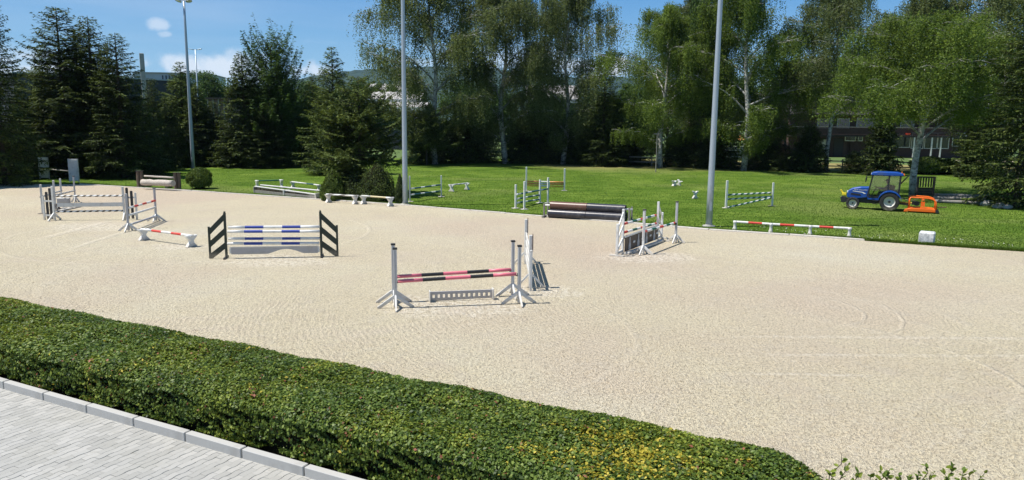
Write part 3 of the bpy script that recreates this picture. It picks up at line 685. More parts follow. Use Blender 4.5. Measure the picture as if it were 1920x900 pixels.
# slotted gate
gl = G(806, 565.5); gr = G(924, 560.5); dgr = (gr - gl); Lg = dgr.length; hg_ = hz(806, 547, gl.y)
th = thing('slotted_gate', 'low grey wooden gate with twelve square slots under the pink poles', 'jump filler', gl, math.atan2(dgr.y, dgr.x), 'fillers under the jumps')
for z0, z1, nm in ((.035, hg_ * .34, 'bottom_rail'), (hg_ * .70, hg_, 'top_rail')):
    mb = MB(); mb.box((Lg / 2, 0, (z0 + z1) / 2), (Lg, .035, z1 - z0)); mb.build(nm, M['grey'], th, bevel=.004)
for i in range(13):
    mb = MB(); wd = Lg / 25 * 1.04; mb.box((Lg * (i * 2 + .5) / 25, 0, hg_ * .52), (wd, .03, hg_ * .36 + .006)); mb.build('slat', M['grey'], th)
for x_ in (0, Lg): mb = MB(); mb.box((x_, 0, hg_ * .55), (.03, .22, hg_ * 1.1)); mb.build('end_board', M['offwhite'], th, bevel=.003)

# --- blue and white jump with black diagonal wings
LI = G(425, 484); RI = G(603, 481); LO = G(394.5, 484.5); RO = G(633, 480.5)
def black_wing(inner, outer, zi, zo, label):
    d = outer - inner; L = d.length; th = thing('jump_wing', label, 'jump wing', inner, math.atan2(d.y, d.x), 'black wings of the blue and white jump')
    mb = MB(); mb.box((0, 0, zi / 2), (.085, .07, zi)); mb.build('inner_post', M['darkgreen'], th, bevel=.006)
    mb = MB(); mb.box((L, 0, zo / 2), (.075, .06, zo)); mb.build('outer_post', M['darkgreen'], th, bevel=.006)
    mb = MB(); mb.box((0, 0, zi + .025), (.06, .06, .05)); mb.build('post_tip', M['darkgreen'], th)
    for k in range(3):
        zt = zi - .05 - k * .52; zb = zo - .05 - k * .46; hh = .24
        mb = MB(); mb.prism([(.0425, -.022, zt), (.0425, -.022, zt - hh), (L - .0375, -.022, zb - hh), (L - .0375, -.022, zb)], (0, .044, 0)); mb.build('diagonal_board', M['darkgreen'], th, bevel=.003)
    mb = MB(); mb.box((.02, 0, .03), (.07, .62, .06)); mb.build('foot', M['steel_dark'], th, bevel=.006)
    return th
black_wing(LI, LO, hz(421, 399, LI.y), hz(392, 425, LO.y), 'left black wing with three sloping boards beside the blue and white poles')
black_wing(RI, RO, hz(599, 397, RI.y), hz(631, 422, RO.y), 'right black wing with three sloping boards, sloping down to the right')
bb = [(.18, 'white'), (.38, 'blue'), (.585, 'white'), (.785, 'blue'), (1, 'white')]
for v0, v1, lb, r_ in ((426, 425, 'topmost blue and white pole between the black wings', .052), (433.5, 433, 'second blue and white pole from the top between the black wings', .052), (447.5, 447, 'third blue and white pole from the top, above the lowest one', .05), (456, 455.5, 'lowest blue and white pole, just above the scalloped plank', .052)):
    off_ = Vector((0, -.085 if v0 in (433.5, 456) else 0, 0))
    pole(at(428, v0, LI.y) + off_, at(600, v1, RI.y) + off_, lb, bb, 'blue and white poles', r=r_)
a = at(434, 470, LI.y); b = at(596, 469, RI.y); d = b - a; L = d.length; zt = hz(434, 463.5, LI.y); zb = hz(434, 477, LI.y)
th = thing('scalloped_plank', 'white plank with its shaded face coloured grey and a wavy lower edge, under the blue and white poles', 'jump filler', Vector((a.x, a.y, 0)), math.atan2(d.y, d.x), 'fillers under the jumps')
pl = [(0, -.02, zt), (L, -.02, zt)] + [(L * (1 - i / 24), -.02, zb + (.17 * max(0, math.cos((i / 24 - .37) * PI / .42)) ** 1.2 if abs(i / 24 - .37) < .21 * 1 else 0) + .0) for i in range(25)]
mb = MB(); mb.prism(pl, (0, .04, 0)); mb.build('plank', M['grey'], th)  # grey colour carries the shaded face of a white plank
mb = MB(); mb.box((L / 2, -.03, zt + .0), (L + .1, .03, .025)); mb.build('top_strip', M['white'], th)
for x_ in (-.035, L + .035): mb = MB(); mb.box((x_, 0, (zt + zb) / 2), (.06, .05, .2)); mb.build('hook', M['white'], th)

# --- red and white cavaletti on the sand, left
def cav_block(p, rot, label, group, h_=.46, w_=.52, t_=.16, m_='white', roll=0):
    mb = MB(); prof = [(-.46, 0), (.46, 0), (.40, .10), (.16, .40), (.16, .56), (.42, .86), (.50, 1.0), (.22, 1.0), (.10, .86), (-.10, .86), (-.22, 1.0), (-.50, 1.0), (-.42, .86), (-.16, .56), (-.16, .40), (-.40, .10)]
    mb.prism([(x * w_, -t_ / 2, z * h_) for x, z in prof], (0, t_, 0))
    o = mb.build('cavaletti_block', M[m_], bevel=.012); o.location = p; o.rotation_euler = (0, roll, rot); return tag(o, label, 'pole block', group)
def cavaletti(ga, gb, bands, la, lb, lp, grp, h_=.46, w_=.52, spiral=None, r=.05, m_='white'):
    d = gb - ga; rot = math.atan2(d.y, d.x) + PI / 2
    cav_block(ga, rot, la, grp + ' blocks', h_, w_, .16, m_); cav_block(gb, rot, lb, grp + ' blocks', h_, w_, .16, m_)
    z = h_ * .86 + r; u_ = d.normalized() * .14
    pole(ga - u_ + Vector((0, 0, z)), gb + u_ + Vector((0, 0, z)), lp, bands, 'cavaletti poles', r, spiral=spiral)
cavaletti(G(270, 450), G(359, 462.5), [(.22, 'white'), (.41, 'red'), (.60, 'white'), (.79, 'red'), (1, 'white')],
          'white plastic block under the left end of the red and white ground pole', 'white plastic block under the right end of the red and white ground pole', 'short red and white pole lying low on two white blocks', 'red and white ground pole')

# --- red/white rails on slim uprights (oblique), left
gq = 'uprights of the oblique three rail jump'
NA = G(241, 433); NB = G(293, 414.5); rr_ = math.atan2((NB - NA).y, (NB - NA).x)
standard(NA, hz(238.5, 363, NA.y), 'near grey upright of the slanting red and white three rail jump', rr_, gq, post='grey', feet=4, cap=None, foot='white', footlen=.45, cups=((hz(243, 390, NA.y), 1),))
standard(NB, hz(289.5, 353, NB.y), 'far grey upright of the slanting red and white three rail jump', rr_, gq, post='grey', feet=4, cap='black', foot='white', footlen=.45)
rb = [(.15, 'white'), (.3, 'red'), (.45, 'white'), (.62, 'red'), (.8, 'white'), (1, 'red')]
pole(P3(242.5, 389.5, NA), P3(291, 376, NB), 'top red and white rail of the slanting jump', rb, 'rails of the slanting jump')
pole(P3(243, 403, NA), P3(291.5, 388.5, NB), 'plain white middle rail of the slanting jump', [(1, 'white')], 'rails of the slanting jump')
pole(P3(244, 421, NA), P3(292.5, 405, NB), 'lowest rail of the slanting jump, its shade coloured in as grey, with white ends', [(.08, 'white'), (.9, 'grey'), (1, 'white')], 'rails of the slanting jump')  # grey band puts the bluish shade on this rail into its colour

# --- far-left black and white jump: picket wings, twisted poles, plank
WLi = G(102.5, 413); WLo = G(84, 412.5); WRi = G(234, 412); WRo = G(257, 411.5)
def picket_wing(i_, o_, zi, zo, zp, label):
    d = o_ - i_; L = d.length; th = thing('jump_wing', label, 'jump wing', i_, math.atan2(d.y, d.x), 'picket wings of the black and white jump')
    mb = MB(); mb.box((0, 0, zi / 2), (.10, .07, zi)); mb.build('inner_post', M['offwhite'], th, bevel=.006)
    mb = MB(); mb.box((L, 0, zo / 2), (.09, .06, zo)); mb.build('outer_post', M['offwhite'], th, bevel=.006)
    for z in (.24, zo * .82): mb = MB(); mb.box((L / 2, 0, z), (L - .1, .04, .08)); mb.build('rail', M['offwhite'], th)
    for k, zz in enumerate(zp):
        mb = MB(); x_ = L * (.33 + .36 * k); mb.prism([(x_ - .06, -.062, .05), (x_ + .06, -.062, .05), (x_ + .06, -.062, zz - .03), (x_ + .035, -.062, zz), (x_ - .035, -.062, zz), (x_ - .06, -.062, zz - .03)], (0, .04, 0)); mb.build('picket', M['black'], th)
    for s_ in (-1, 1):
        mb = MB(); mb.prism([(-.02, s_ * .035, .38), (-.02, s_ * .035, .26), (-.02, s_ * .36, 0), (-.02, s_ * .46, 0), (-.02, s_ * .46, .03)], (.05, 0, 0)); mb.build('foot', M['white'], th)
    return th
picket_wing(WLi, WLo, hz(100, 349, WLi.y), hz(81, 369, WLo.y), (hz(94.5, 353, WLi.y), hz(87, 360, WLi.y)), 'left white wing with two black pickets of the far left jump')
picket_wing(WRi, WRo, hz(233, 350, WRi.y), hz(255, 361, WRo.y), (hz(240, 352, WRi.y), hz(248, 358, WRi.y)), 'right white wing with two black pickets of the far left jump')
yy = WLi.y; sp_ = ('white', 'black', .30)
pole(at(105, 367.5, yy), at(231, 367, WRi.y), 'upper black and white twisted pole between the picket wings', None, 'twisted black and white poles', .045, spiral=sp_)
pole(at(105, 397, yy), at(231, 395, WRi.y), 'lower black and white twisted pole between the picket wings', None, 'twisted black and white poles', .045, spiral=sp_)
def plank(a, b, zh, th_, label, m_, cat='jump plank', name='jump_plank', grp='planks at the jumps', tilt=0):
    a = Vector(a); b = Vector(b); c = (a + b) / 2; d = b - a; mb = MB(); mb.box((0, 0, 0), (d.length, th_, zh)); o = mb.build(name, M[m_], bevel=.004)
    o.location = c; o.rotation_euler = (tilt, -math.asin(max(-1, min(1, d.z / d.length))), math.atan2(d.y, d.x)); return tag(o, label, cat, grp)
plank(at(107, 384.5, yy), at(232, 383, WRi.y), .19, .03, 'long pale grey plank hung between the two twisted poles', 'offwhite')
g2 = 'uprights of the rear black and white jump'
SA = G(104.5, 394); SB = G(80.5, 400.5); SC = G(116.5, 382.5); SD = G(141.5, 379)
standard(SB, hz(73.5, 346, SB.y), 'leftmost brown and white upright, standing alone behind the left picket wing', .3, g2, post='offwhite', feet=0, cap=None, foot='black', stake=True)
standard(SA, hz(101.5, 338, SA.y), 'white upright rising directly behind the left picket wing', .3, g2, post='offwhite', cap=None, foot='brownp', footlen=.3)
standard(SC, hz(113, 335, SC.y), 'thin white upright, third from the left at the far left jump', .3, g2, post='offwhite', cap=None, foot='white', footlen=.3)
standard(SD, hz(137.5, 331, SD.y), 'dark grey upright farthest back at the far left jump', .3, g2, post='grey', cap='black', foot='white', footlen=.25, size=.08)
pole(at(76, 369.5, SB.y), at(115.5, 357.5, SC.y), 'slanting twisted pole from the leftmost upright, seen above the picket wing', None, 'twisted black and white poles', .045, spiral=sp_)
pole(at(103.5, 366, SA.y), at(140.5, 357.5, SD.y), 'slanting twisted pole ending at the dark grey upright', None, 'twisted black and white poles', .045, spiral=sp_)
g_ = G(120, 383)
th = thing('box_filler', 'low grey wooden box standing behind the left picket wing', 'jump filler', g_, .2, 'fillers under the jumps')
mb = MB(); mb.box((0, 0, .17), (.62, .34, .34)); mb.build('box', M['grey'], th, bevel=.01); mb = MB(); mb.box((0, 0, .36), (.68, .4, .03)); mb.build('lid', M['offwhite'], th, bevel=.004)
for (u0, v0, u1, v1, lb) in ((108, 392.5, 140, 391, 'white plank lying on the sand behind the long grey plank'), (112, 396, 150, 388, 'narrow white plank lying aslant on the sand at the far left jump')):
    a, b = G(u0, v0), G(u1, v1); plank(a + Vector((0, 0, .04)), b + Vector((0, 0, .04)), .06, .2, lb, 'offwhite')

# --- plank jump seen end on, right of the pink jump
E0 = G(994, 539.5); E1 = G(985.5, 495)
de = (E1 - E0).normalized(); re_ = math.atan2(de.y, de.x)
def end_wing(base, sgn, ztop, label):
    th = thing('jump_wing', label, 'jump wing', base, re_, 'wings of the jump seen end on')
    mb = MB(); mb.box((0, 0, ztop / 2), (.08, .10, ztop)); mb.build('post', M['white'], th, bevel=.006)
    mb = MB(); mb.box((sgn * .42, 0, ztop * .38), (.07, .08, ztop * .76)); mb.build('outer_post', M['white'], th, bevel=.006)
    mb = MB(); mb.box((sgn * .02, -.062, ztop - .22), (.16, .022, .52)); mb.build('top_board', M['brownp'], th)
    for z in (.25, ztop * .62): mb = MB(); mb.box((sgn * .21, 0, z), (.35, .05, .09)); mb.build('rail', M['white'], th)
    mb = MB(); mb.beam((sgn * .04, 0, .3), (sgn * .39, 0, ztop * .62 - .05), .04, .07); mb.build('brace', M['white'], th)
    for s_ in (-1, 1): mb = MB(); mb.beam((.0, s_ * .05, .42), (.0, s_ * .42, .02), .05, .06); mb.build('foot', M['white'], th)
end_wing(E0, -1, hz(991, 441, E0.y), 'near wing of the plank jump seen end on, white with brown top board')
end_wing(E1, 1, hz(983, 411, E1.y), 'far tall wing of the plank jump seen end on')
for i in range(4):
    z = .25 + i * .275; nm = ['lowest', 'second lowest', 'second highest', 'highest'][i]
    plank(E0 + de * .06 + Vector((0, 0, z)), E1 - de * .06 + Vector((0, 0, z)), .17, .035, nm + ' white plank of the jump seen end on', 'offwhite', grp='planks of the jump seen end on')

# --- right oxer with white wings, striped poles and silhouette filler
A0 = G(1166.5, 475.5); A1 = G(1232, 451); B0 = G(1205.5, 476.5); B1 = G(1266.5, 454.5)
ra = math.atan2((A1 - A0).y, (A1 - A0).x)
def diag_wing(base, out, zi, zo, label):
    d = out - base; L = d.length; th = thing('jump_wing', label, 'jump wing', base, math.atan2(d.y, d.x), 'white wings of the right jump')
    mb = MB(); mb.box((0, 0, zi / 2), (.09, .09, zi)); mb.build('inner_post', M['white'], th, bevel=.006)
    mb = MB(); mb.box((L, 0, zo / 2), (.09, .09, zo)); mb.build('outer_post', M['white'], th, bevel=.006)
    for k in range(3):
        a_ = Vector((.045, 0, zi - .12 - k * .50)); b_ = Vector((L - .045, 0, zo - .12 - k * .42))
        mb = MB(); mb.prism([a_ + Vector((0, -.02, 0)), a_ + Vector((0, -.02, -.1)), b_ + Vector((0, -.02, -.1)), b_ + Vector((0, -.02, 0))], (0, .04, 0)); mb.build('diagonal_bar', M['white'], th)
    mb = MB(); mb.box((L / 2, 0, .12), (L - .09, .05, .09)); mb.build('rail', M['white'], th)
    for x_ in (0, L): mb = MB(); mb.box((x_, 0, .03), (.088, .55, .055)); mb.build('foot', M['white'], th)
diag_wing(A0, G(1156.5, 480.5), hz(1168.5, 392, A0.y), hz(1154.5, 420, G(1156.5, 480.5).y), 'near white wing with slanting bars at the right hand jump')
diag_wing(A1, G(1240, 447), hz(1228.5, 378, A1.y), hz(1237.5, 398, G(1240, 447).y), 'far white wing with slanting bars at the right hand jump')
gr_ = 'slim uprights of the right jump'
standard(B0, hz(1205, 394, B0.y), 'near white upright with splayed feet in front of the right hand jump', ra, gr_, post='white', cups=((hz(1206, 434, B0.y), 1),), footlen=.42)
standard(B1, hz(1267.5, 379, B1.y), 'far upright with black cap at the right end of the right hand jump', ra, gr_, post='alu', cups=((hz(1265, 418, B1.y), -1),), footlen=.42)
sb = [(.10, 'red'), (.24, 'white'), (.37, 'green'), (.48, 'white'), (.60, 'red'), (.70, 'white'), (.82, 'green'), (.94, 'white'), (1, 'red')]
pole(P3(1169, 420, A0), P3(1229.5, 403.5, A1), 'highest red, white and green pole on the white wings', sb, 'red, white and green poles')
pole(P3(1169, 436, A0), P3(1230, 419, A1), 'middle red, white and green pole on the white wings', sb, 'red, white and green poles')
pole(P3(1206, 435, B0), P3(1265, 418, B1), 'red, white and green pole on the two slim front uprights', sb, 'red, white and green poles')
pole(P3(1169, 445.5, A0), P3(1230.5, 428, A1), 'lowest brown and white pole above the dark filler panel', [(.2, 'brownp'), (.35, 'offwhite'), (.55, 'brownp'), (.7, 'offwhite'), (1, 'brownp')], 'red, white and green poles')
a = P3(1170, 468, A0); b = P3(1231, 448, A1); d = b - a; L = Vector((d.x, d.y, 0)).length; a0 = Vector((a.x, a.y, 0)) + Vector((.02, -.06, 0))
th = thing('panel_filler', 'dark panel with pale bottle shapes and white bars under the right hand jump', 'jump filler', a0, math.atan2(d.y, d.x), 'fillers under the jumps')
mb = MB(); mb.box((L / 2, 0, .36), (L, .03, .56)); mb.build('panel', M['darkbrown'], th)
mb = MB(); mb.box((L / 2, 0, .675), (L, .06, .06)); mb.build('top_rail', M['white'], th)
for k in range(4):
    x_ = L * (.12 + .25 * k); mb = MB(); sh = [(-.12, .09), (.12, .09), (.12, .30), (.05, .42), (.05, .60), (-.05, .60), (-.05, .42), (-.12, .30)]
    mb.prism([(x_ + p, -.032, z) for p, z in sh], (0, .015, 0)); mb.build('bottle_shape', M['grey'], th)
    if k < 4: mb = MB(); mb.box((min(x_ + L * .125, L - .12), -.026, .36), (.2, .015, .08)); mb.build('white_bar', M['white'], th)
a_ = G(1168, 475.5); b_ = G(1236, 452.5); plank(a_ + Vector((.15, -.12, .05)), b_ + Vector((.1, -.12, .05)), .07, .16, 'white plank lying on the sand at the foot of the dark filler panel', 'white')

# --- jumps on the lawn
gl_ = 'uprights of the twin blue and white jump on the lawn'
U = [(G(966.7, 390.5), 967, 346, 'leftmost white upright on the lawn, beside the twin blue and white jump'), (G(983, 392.5), 982.5, 340, 'tall white upright second from the left at the twin blue and white jump'), (G(1012, 380.5), 1011.8, 337, 'white upright third from the left at the twin blue and white jump'), (G(1027, 380.5), 1029, 333, 'tall right upright of the twin blue and white jump')]
for g_, u, v, lb in U: standard(g_, hz(u, v, g_.y), lb, .5, gl_, post='white', cap=None, feet=0, foot='white', stake=True, size=.10, track=False)
bw = [(.12, 'white'), (.32, 'teal'), (.45, 'white'), (.68, 'teal'), (.82, 'white'), (1, 'teal')]
pole(at(969, 364.5, U[0][0].y - .12), at(1027.5, 354, U[3][0].y), 'top blue and white pole ending at the tall right upright', bw, 'blue and white lawn poles')
pole(at(969, 373, U[0][0].y), at(1011, 365.5, U[2][0].y), 'middle blue and white pole of the twin lawn jump', bw, 'blue and white lawn poles')
pole(at(969, 380.5, U[0][0].y), at(1011, 374, U[2][0].y), 'lowest blue and white pole of the twin lawn jump', bw, 'blue and white lawn poles')
O1, O2 = G(986.5, 358), G(1058, 357.5); go = 'uprights of the orange rail jump'
standard(O1, hz(985.3, 313, O1.y), 'left white post of the orange railed jump on the lawn', 0, go, post='white', cap=None, stake=True, foot='offwhite', size=.12, track=False, feet=0)
standard(O2, hz(1059.3, 316, O2.y), 'right white post of the orange railed jump on the lawn', 0, go, post='white', cap=None, stake=True, foot='offwhite', size=.12, track=False, feet=0)
for i, (v0, v1, k_) in enumerate(((340, 342, 'orange_rail'), (344, 345.5, 'orange_rail'), (347.5, 350, 'yellowp'))):
    pole(at(987.5, v0, O1.y), at(1057, v1, O2.y), ['top orange and white rail of the jump farthest back on the lawn', 'middle orange and white rail of the jump farthest back on the lawn', 'lowest yellow and white rail of the jump farthest back on the lawn'][i], [(.36, k_), (.42, 'white'), (.58, 'grey' if i == 1 else 'white'), (.62, 'white'), (1, k_)], 'orange rails', .06)
Lp, Rp = G(768.5, 378), G(827.5, 369); gg = 'uprights of the blue rail jump behind the middle mast'
standard(Lp, hz(766.5, 330, Lp.y), 'pale blue post just right of the middle light mast', 0, gg, post='alu', cap=None, stake=True, foot='offwhite', track=False, feet=0)
standard(Rp, hz(827, 329, Rp.y), 'white post at the right end of the blue rails by the middle mast', 0, gg, post='white', cap=None, stake=True, foot='offwhite', track=False, feet=0)
pole(at(770, 354, Lp.y), at(825.5, 346.5, Rp.y), 'upper blue and white rail right of the middle mast', bw, 'blue rails by the middle mast')
pole(at(770, 365.5, Lp.y), at(825.5, 358, Rp.y), 'lower blue and white rail right of the middle mast', bw, 'blue rails by the middle mast')
Q1, Q2 = G(1361, 390), G(1447.5, 386.5); gq2 = 'uprights of the green twisted rail jump'
standard(Q1, hz(1362.5, 338.5, Q1.y), 'left white post of the green twisted rail jump, right of the mast', 0, gq2, post='white', cap=None, stake=True, foot='offwhite', size=.12, track=False, feet=0)
standard(Q2, hz(1447.5, 342.5, Q2.y), 'right white post of the green twisted rail jump', 0, gq2, post='white', cap=None, stake=True, foot='black', size=.10, track=False, feet=0)
sg = ('white', 'green', .45)
pole(at(1364, 365.5, Q1.y), at(1445.5, 361.5, Q2.y), 'top green and white twisted rail right of the mast', None, 'green twisted rails', .055, spiral=sg)
pole(at(1364, 373.5, Q1.y), at(1445.5, 369, Q2.y), 'middle green and white twisted rail right of the mast', None, 'green twisted rails', .055, spiral=sg)
pole(at(1364, 389, Q1.y - .12), at(1445, 371, Q2.y - .12), 'twisted green rail sloping down to the left ground', None, 'green twisted rails', .055, spiral=sg)

# roller jump of plastic pipes
def pipe(a, b, r, mt, label):
    a = Vector(a); b = Vector(b); c = (a + b) / 2; d = (b - a); L = d.length; x = d.normalized(); th = thing('pipe_roller', label, 'pipe', c, math.atan2(d.y, d.x), 'plastic pipe rollers at the arena edge')
    mb = MB(); h2 = L / 2
    mb.lathe([(-h2, r * .86), (-h2, r), (h2, r), (h2, r * .86), (h2 - .02, r * .84), (-h2 + .02, r * .84), (-h2, r * .86)], (0, 0, 0), (1, 0, 0), 28); o = mb.build('pipe_shell', M[mt], th)
    for p_ in o.data.polygons: p_.use_smooth = True
    o.data.set_sharp_from_angle(angle=R(40))
    return th
pa, pb, pc_ = G(1028, 409), G(1097.5, 412.5), G(1171, 417.5)
off_ = Vector((.05, .32, 0)); pa, pb, pc_ = pa + off_, pb + off_, pc_ + off_
rp = .225; zc = Vector((0, 0, rp)); dd = (pc_ - pa).normalized(); nrm = Vector((-dd.y, dd.x, 0))
pm = (pa + pc_) / 2; g_ = dd * .012
pipe(pa + zc, pm - g_ + zc, rp, 'pipe_black', 'lower left black pipe of the roller jump, nearest the sand'); pipe(pm + g_ + zc, pc_ + zc, rp, 'pipe_black', 'lower right black pipe of the roller jump, nearest the sand')
q = nrm * .475
pipe(pa + zc + q, pm - g_ + zc + q, rp, 'pipe_black', 'rear lower left pipe hidden behind the roller jump'); pipe(pm + g_ + zc + q, pc_ + zc + q, rp, 'pipe_black', 'rear lower right pipe, its end seen at the right of the roller jump')
q = nrm * .2375 + Vector((0, 0, .405)); q2 = dd * .02
pipe(pa + zc + q + q2, pm - g_ + zc + q, rp, 'pipe_brown', 'brown pipe on top of the left half of the roller jump'); pipe(pm + g_ + zc + q, pc_ + zc + q - q2, rp, 'pipe_black', 'black pipe on top of the right half of the roller jump')
pole(pa + zc + q - dd * .32, pc_ + zc + q + dd * .35, 'white pole run through the topmost pipes, its ends sticking out', [(1, 'white')], 'poles of the jumps', .05)
for s_, w_ in ((-.05, 'left'), (1.0, 'right')):
    p0 = pa.lerp(pc_, .04 if s_ < 0 else .985) + nrm * .2375
    th = thing('pipe_cradle', 'weathered wooden cradle at the ' + w_ + ' end of the roller jump', 'support', p0 + dd * (-.42 if s_ < 0 else .30), math.atan2(dd.y, dd.x), 'cradles of the roller jump')
    mb = MB(); mb.box((0, 0, .05), (.1, 1.1, .10)); mb.build('base_beam', M['greywood'], th)
    for y_ in (-.3, .3): mb = MB(); mb.box((0, y_, .42), (.08, .08, .64)); mb.build('post', M['greywood'], th)

# red and white barrier along the edge
bp = [G(1377.5, 430.5), G(1445, 435.5), G(1518.5, 440), G(1592, 445)]
tops = [hz(1377.5, 413.5, bp[0].y), hz(1445, 418, bp[1].y), hz(1518.5, 422, bp[2].y), hz(1592, 426, bp[3].y)]
th = thing('low_barrier', 'long low white barrier with three red bands along the arena edge', 'barrier', bp[0], 0)
o0 = bp[0]
for g_, z_ in zip(bp, tops):
    mb = MB(); mb.lathe([(0, .11), (.05, .11), (.12, .075), (z_ - .14, .065), (z_ - .1, .09), (z_ - .01, .09), (z_, .03)], g_ - o0, (0, 0, 1), 10); mb.build('post', M['white'], th, smooth=True)
RB = [[(.36, 'white'), (.78, 'red'), (1, 'white')], [(.20, 'white'), (.60, 'red'), (1, 'white')], [(.20, 'white'), (.60, 'red'), (1, 'white')]]
for i in range(3):
    a = bp[i] - o0 + Vector((0, 0, tops[i] - .055)); b = bp[i + 1] - o0 + Vector((0, 0, tops[i + 1] - .055)); d = (b - a).normalized() * .08
    ks = ['white', 'red']; mb = MB(); p = 0
    for q_, k_ in RB[i]: mb.tube((a + d).lerp(b - d, p), (a + d).lerp(b - d, q_), .055, None, 10, ks.index(k_)); p = q_
    mb.build('rail', [M['white'], M['red']], th)

# pale block
g0 = G(1727.5, 457), G(1757.5, 459.5); d = g0[1] - g0[0]; s_ = d.length
th = thing('cube_block', 'pale grey weathered cube block standing on the grass at the arena edge', 'block', (g0[0] + g0[1]) / 2 + Vector((.04, s_ / 2, 0)), math.atan2(d.y, d.x))
m = mat('mottled_pale_plastic', (.6, .6, .6), .6); t = NT(m); v = t.co(); f = t.noise(v, 5, 6, .75); t.color(t.ramp(f, [(.4, (.72, .73, .73)), (.62, (.33, .35, .36))])); M['mottle'] = m
mb = MB(); mb.box((0, 0, s_ * .42), (s_, s_, s_ * .84)); mb.build('block_body', M['mottle'], th, bevel=.045); 

# loose pairs of blocks on the lawn
for u, v, rt, rl, lb in ((1264, 349, .6, .0, 'left one of a crossed pair of white pole blocks lying on the lawn'), (1272, 347.5, -.7, .35, 'right one of a crossed pair of white pole blocks lying on the lawn'), (1303, 372.5, .15, .0, 'single white X shaped block standing on the lawn left of the right mast')):
    cav_block(G(u, v) + Vector((0, 0, .02)), rt, lb, 'loose white blocks', .42 if u < 1300 else .5, .48 if u < 1300 else .42, .22, 'offwhite', rl)

# cavaletti along the edge, centre left
wb = [(1, 'offwhite')]
cavaletti(G(482.5, 354), G(528, 352.5), [(.12, 'white'), (.85, 'green'), (1, 'white')], 'far left white block of the dark green pole by the brush box', 'second white block holding the dark green pole by the brush box', 'dark green pole with white ends on the leftmost lawn blocks', 'far left cavaletti', .62, .6, m_='offwhite')
cavaletti(G(549.5, 352), G(598, 358.5), [(.55, 'white'), (.8, 'teal'), (1, 'white')], 'white block at the left of the half hidden lawn pole', 'white block beside the light green conical bush', 'white pole with a blue band ending behind the light green conical bush', 'half hidden cavaletti', .45, .45, m_='offwhite')
cavaletti(G(616, 379.5), G(666, 382.5), wb, 'left white block under the chipped pole in front of the conifers', 'right white block under the chipped pole in front of the conifers', 'chipped white pole in front of the conifers, nearer the conical bush', 'chipped cavaletti', .52, .6, spiral=('white', 'greywood', .9), m_='offwhite')
cavaletti(G(682, 382.5), G(732, 386.5), [(.3, 'offwhite'), (.8, 'fadedyellow'), (1, 'white')], 'left white block under the yellow pole before the dark cone bush', 'right white block under the yellow pole beside the slim thuja', 'faded yellow pole before the dark cone bush', 'yellow cavaletti', .52, .6, m_='offwhite')
cavaletti(G(846.5, 359), G(875.5, 355.5), wb, 'left white block of the short pole alone on the lawn', 'right white block of the short pole alone on the lawn', 'short white pole on two blocks alone on the open lawn', 'lone cavaletti', .5, .5, spiral=('white', 'grey', .5), m_='white')
# brush box
b0, b1 = G(476, 361), G(594, 374)
d = b1 - b0; L = d.length; th = thing('brush_box', 'long low trough of dry brushwood edged by old white rails', 'jump filler', b0, math.atan2(d.y, d.x), 'fillers under the jumps')
for y_, z_ in ((0, .10), (.5, .10)): mb = MB(); mb.box((L / 2, y_, z_), (L, .04, .2)); mb.build('side_board', M['greywood'], th, bevel=.004)
mb = MB(); mb.tube((0, .12, .42), (L * .98, .12, .30), .05, n=8); mb.build('front_rail', M['offwhite'], th)
mb = MB(); mb.tube((.1, .5, .50), (L * .98, .5, .52), .05, n=8); mb.build('rear_rail', M['offwhite'], th)
for x_ in (.05, L * .5, L - .1): mb = MB(); mb.box((x_, .26, .2), (.09, .62, .4)); mb.build('end_block', M['offwhite'] if x_ > 3 else M['greywood'], th, bevel=.01)
k = 5000; P = np.c_[rng.uniform(.1, L * .8, k), rng.uniform(.04, .46, k), rng.uniform(.05, .30, k)]; A = rng.normal(0, 1, (k, 3)); A[:, 2] = abs(A[:, 2]) + .4
V, Fq = leaves(P, A, rng.normal(0, 1, (k, 3)), np.full(k, .2), np.full(k, .014)); M['brush'] = leafmat('dry_brushwood', (.05, .04, .028), (.13, .115, .08), (.22, .2, .13), 0, 2)
o = meshobj('brushwood', npmesh('brushwood', V, Fq, M['brush']), th); o['kind'] = 'stuff'

# log jump
l0, l1 = G(270, 354.5), G(326, 357.5); d = l1 - l0; L = d.length; th0 = math.atan2(d.y, d.x)
for u, v0, v1, lb in ((263.5, 351.5, 321.5, 'left thick timber post of the log jump'), (333.5, 355.5, 324.5, 'right thick timber post of the log jump')):
    g_ = G(u, v0); th = thing('timber_post', lb, 'post', g_, .2, 'posts of the log jump'); z_ = hz(u, v1, g_.y); mb = MB()
    for q_ in (-.12, .12): mb2 = MB(); mb2.tube((q_, 0, 0), (q_, 0, z_), .13, .12, 12); mb2.build('round_stake', M['post'], th)
    mb = MB(); mb.box((0, 0, z_ + .02), (.54, .32, .04)); mb.build('top_plate', M['darkwood'], th)
def log(a, b, r0, label, mt='log', grp='logs', nm='log'):
    a = Vector(a); b = Vector(b); c = (a + b) / 2; pts = []; rad = []
    for i in range(9):
        t_ = i / 8; pts.append(a.lerp(b, t_) - c + Vector((0, random.uniform(-1, 1) * r0 * .1, random.uniform(-1, 1) * r0 * .1))); rad.append(r0 * random.uniform(.9, 1.08))
    mb = MB(); mb.path(pts, rad, 12); o = mb.build(nm, M[mt]); o.location = c
    for p_ in o.data.polygons:
        if len(p_.vertices) == 4: p_.use_smooth = True
    return tag(o, label, 'log', grp)
ym = (l0.y + l1.y) / 2
log(at(267, 341.5, l0.y), at(325, 344, l1.y), .22, 'thick peeled log lying on two short logs between the timber posts')
log(at(271, 330, l0.y + .1), at(325, 333, l1.y + .1), .06, 'thin bleached rail above the thick peeled log', 'log')
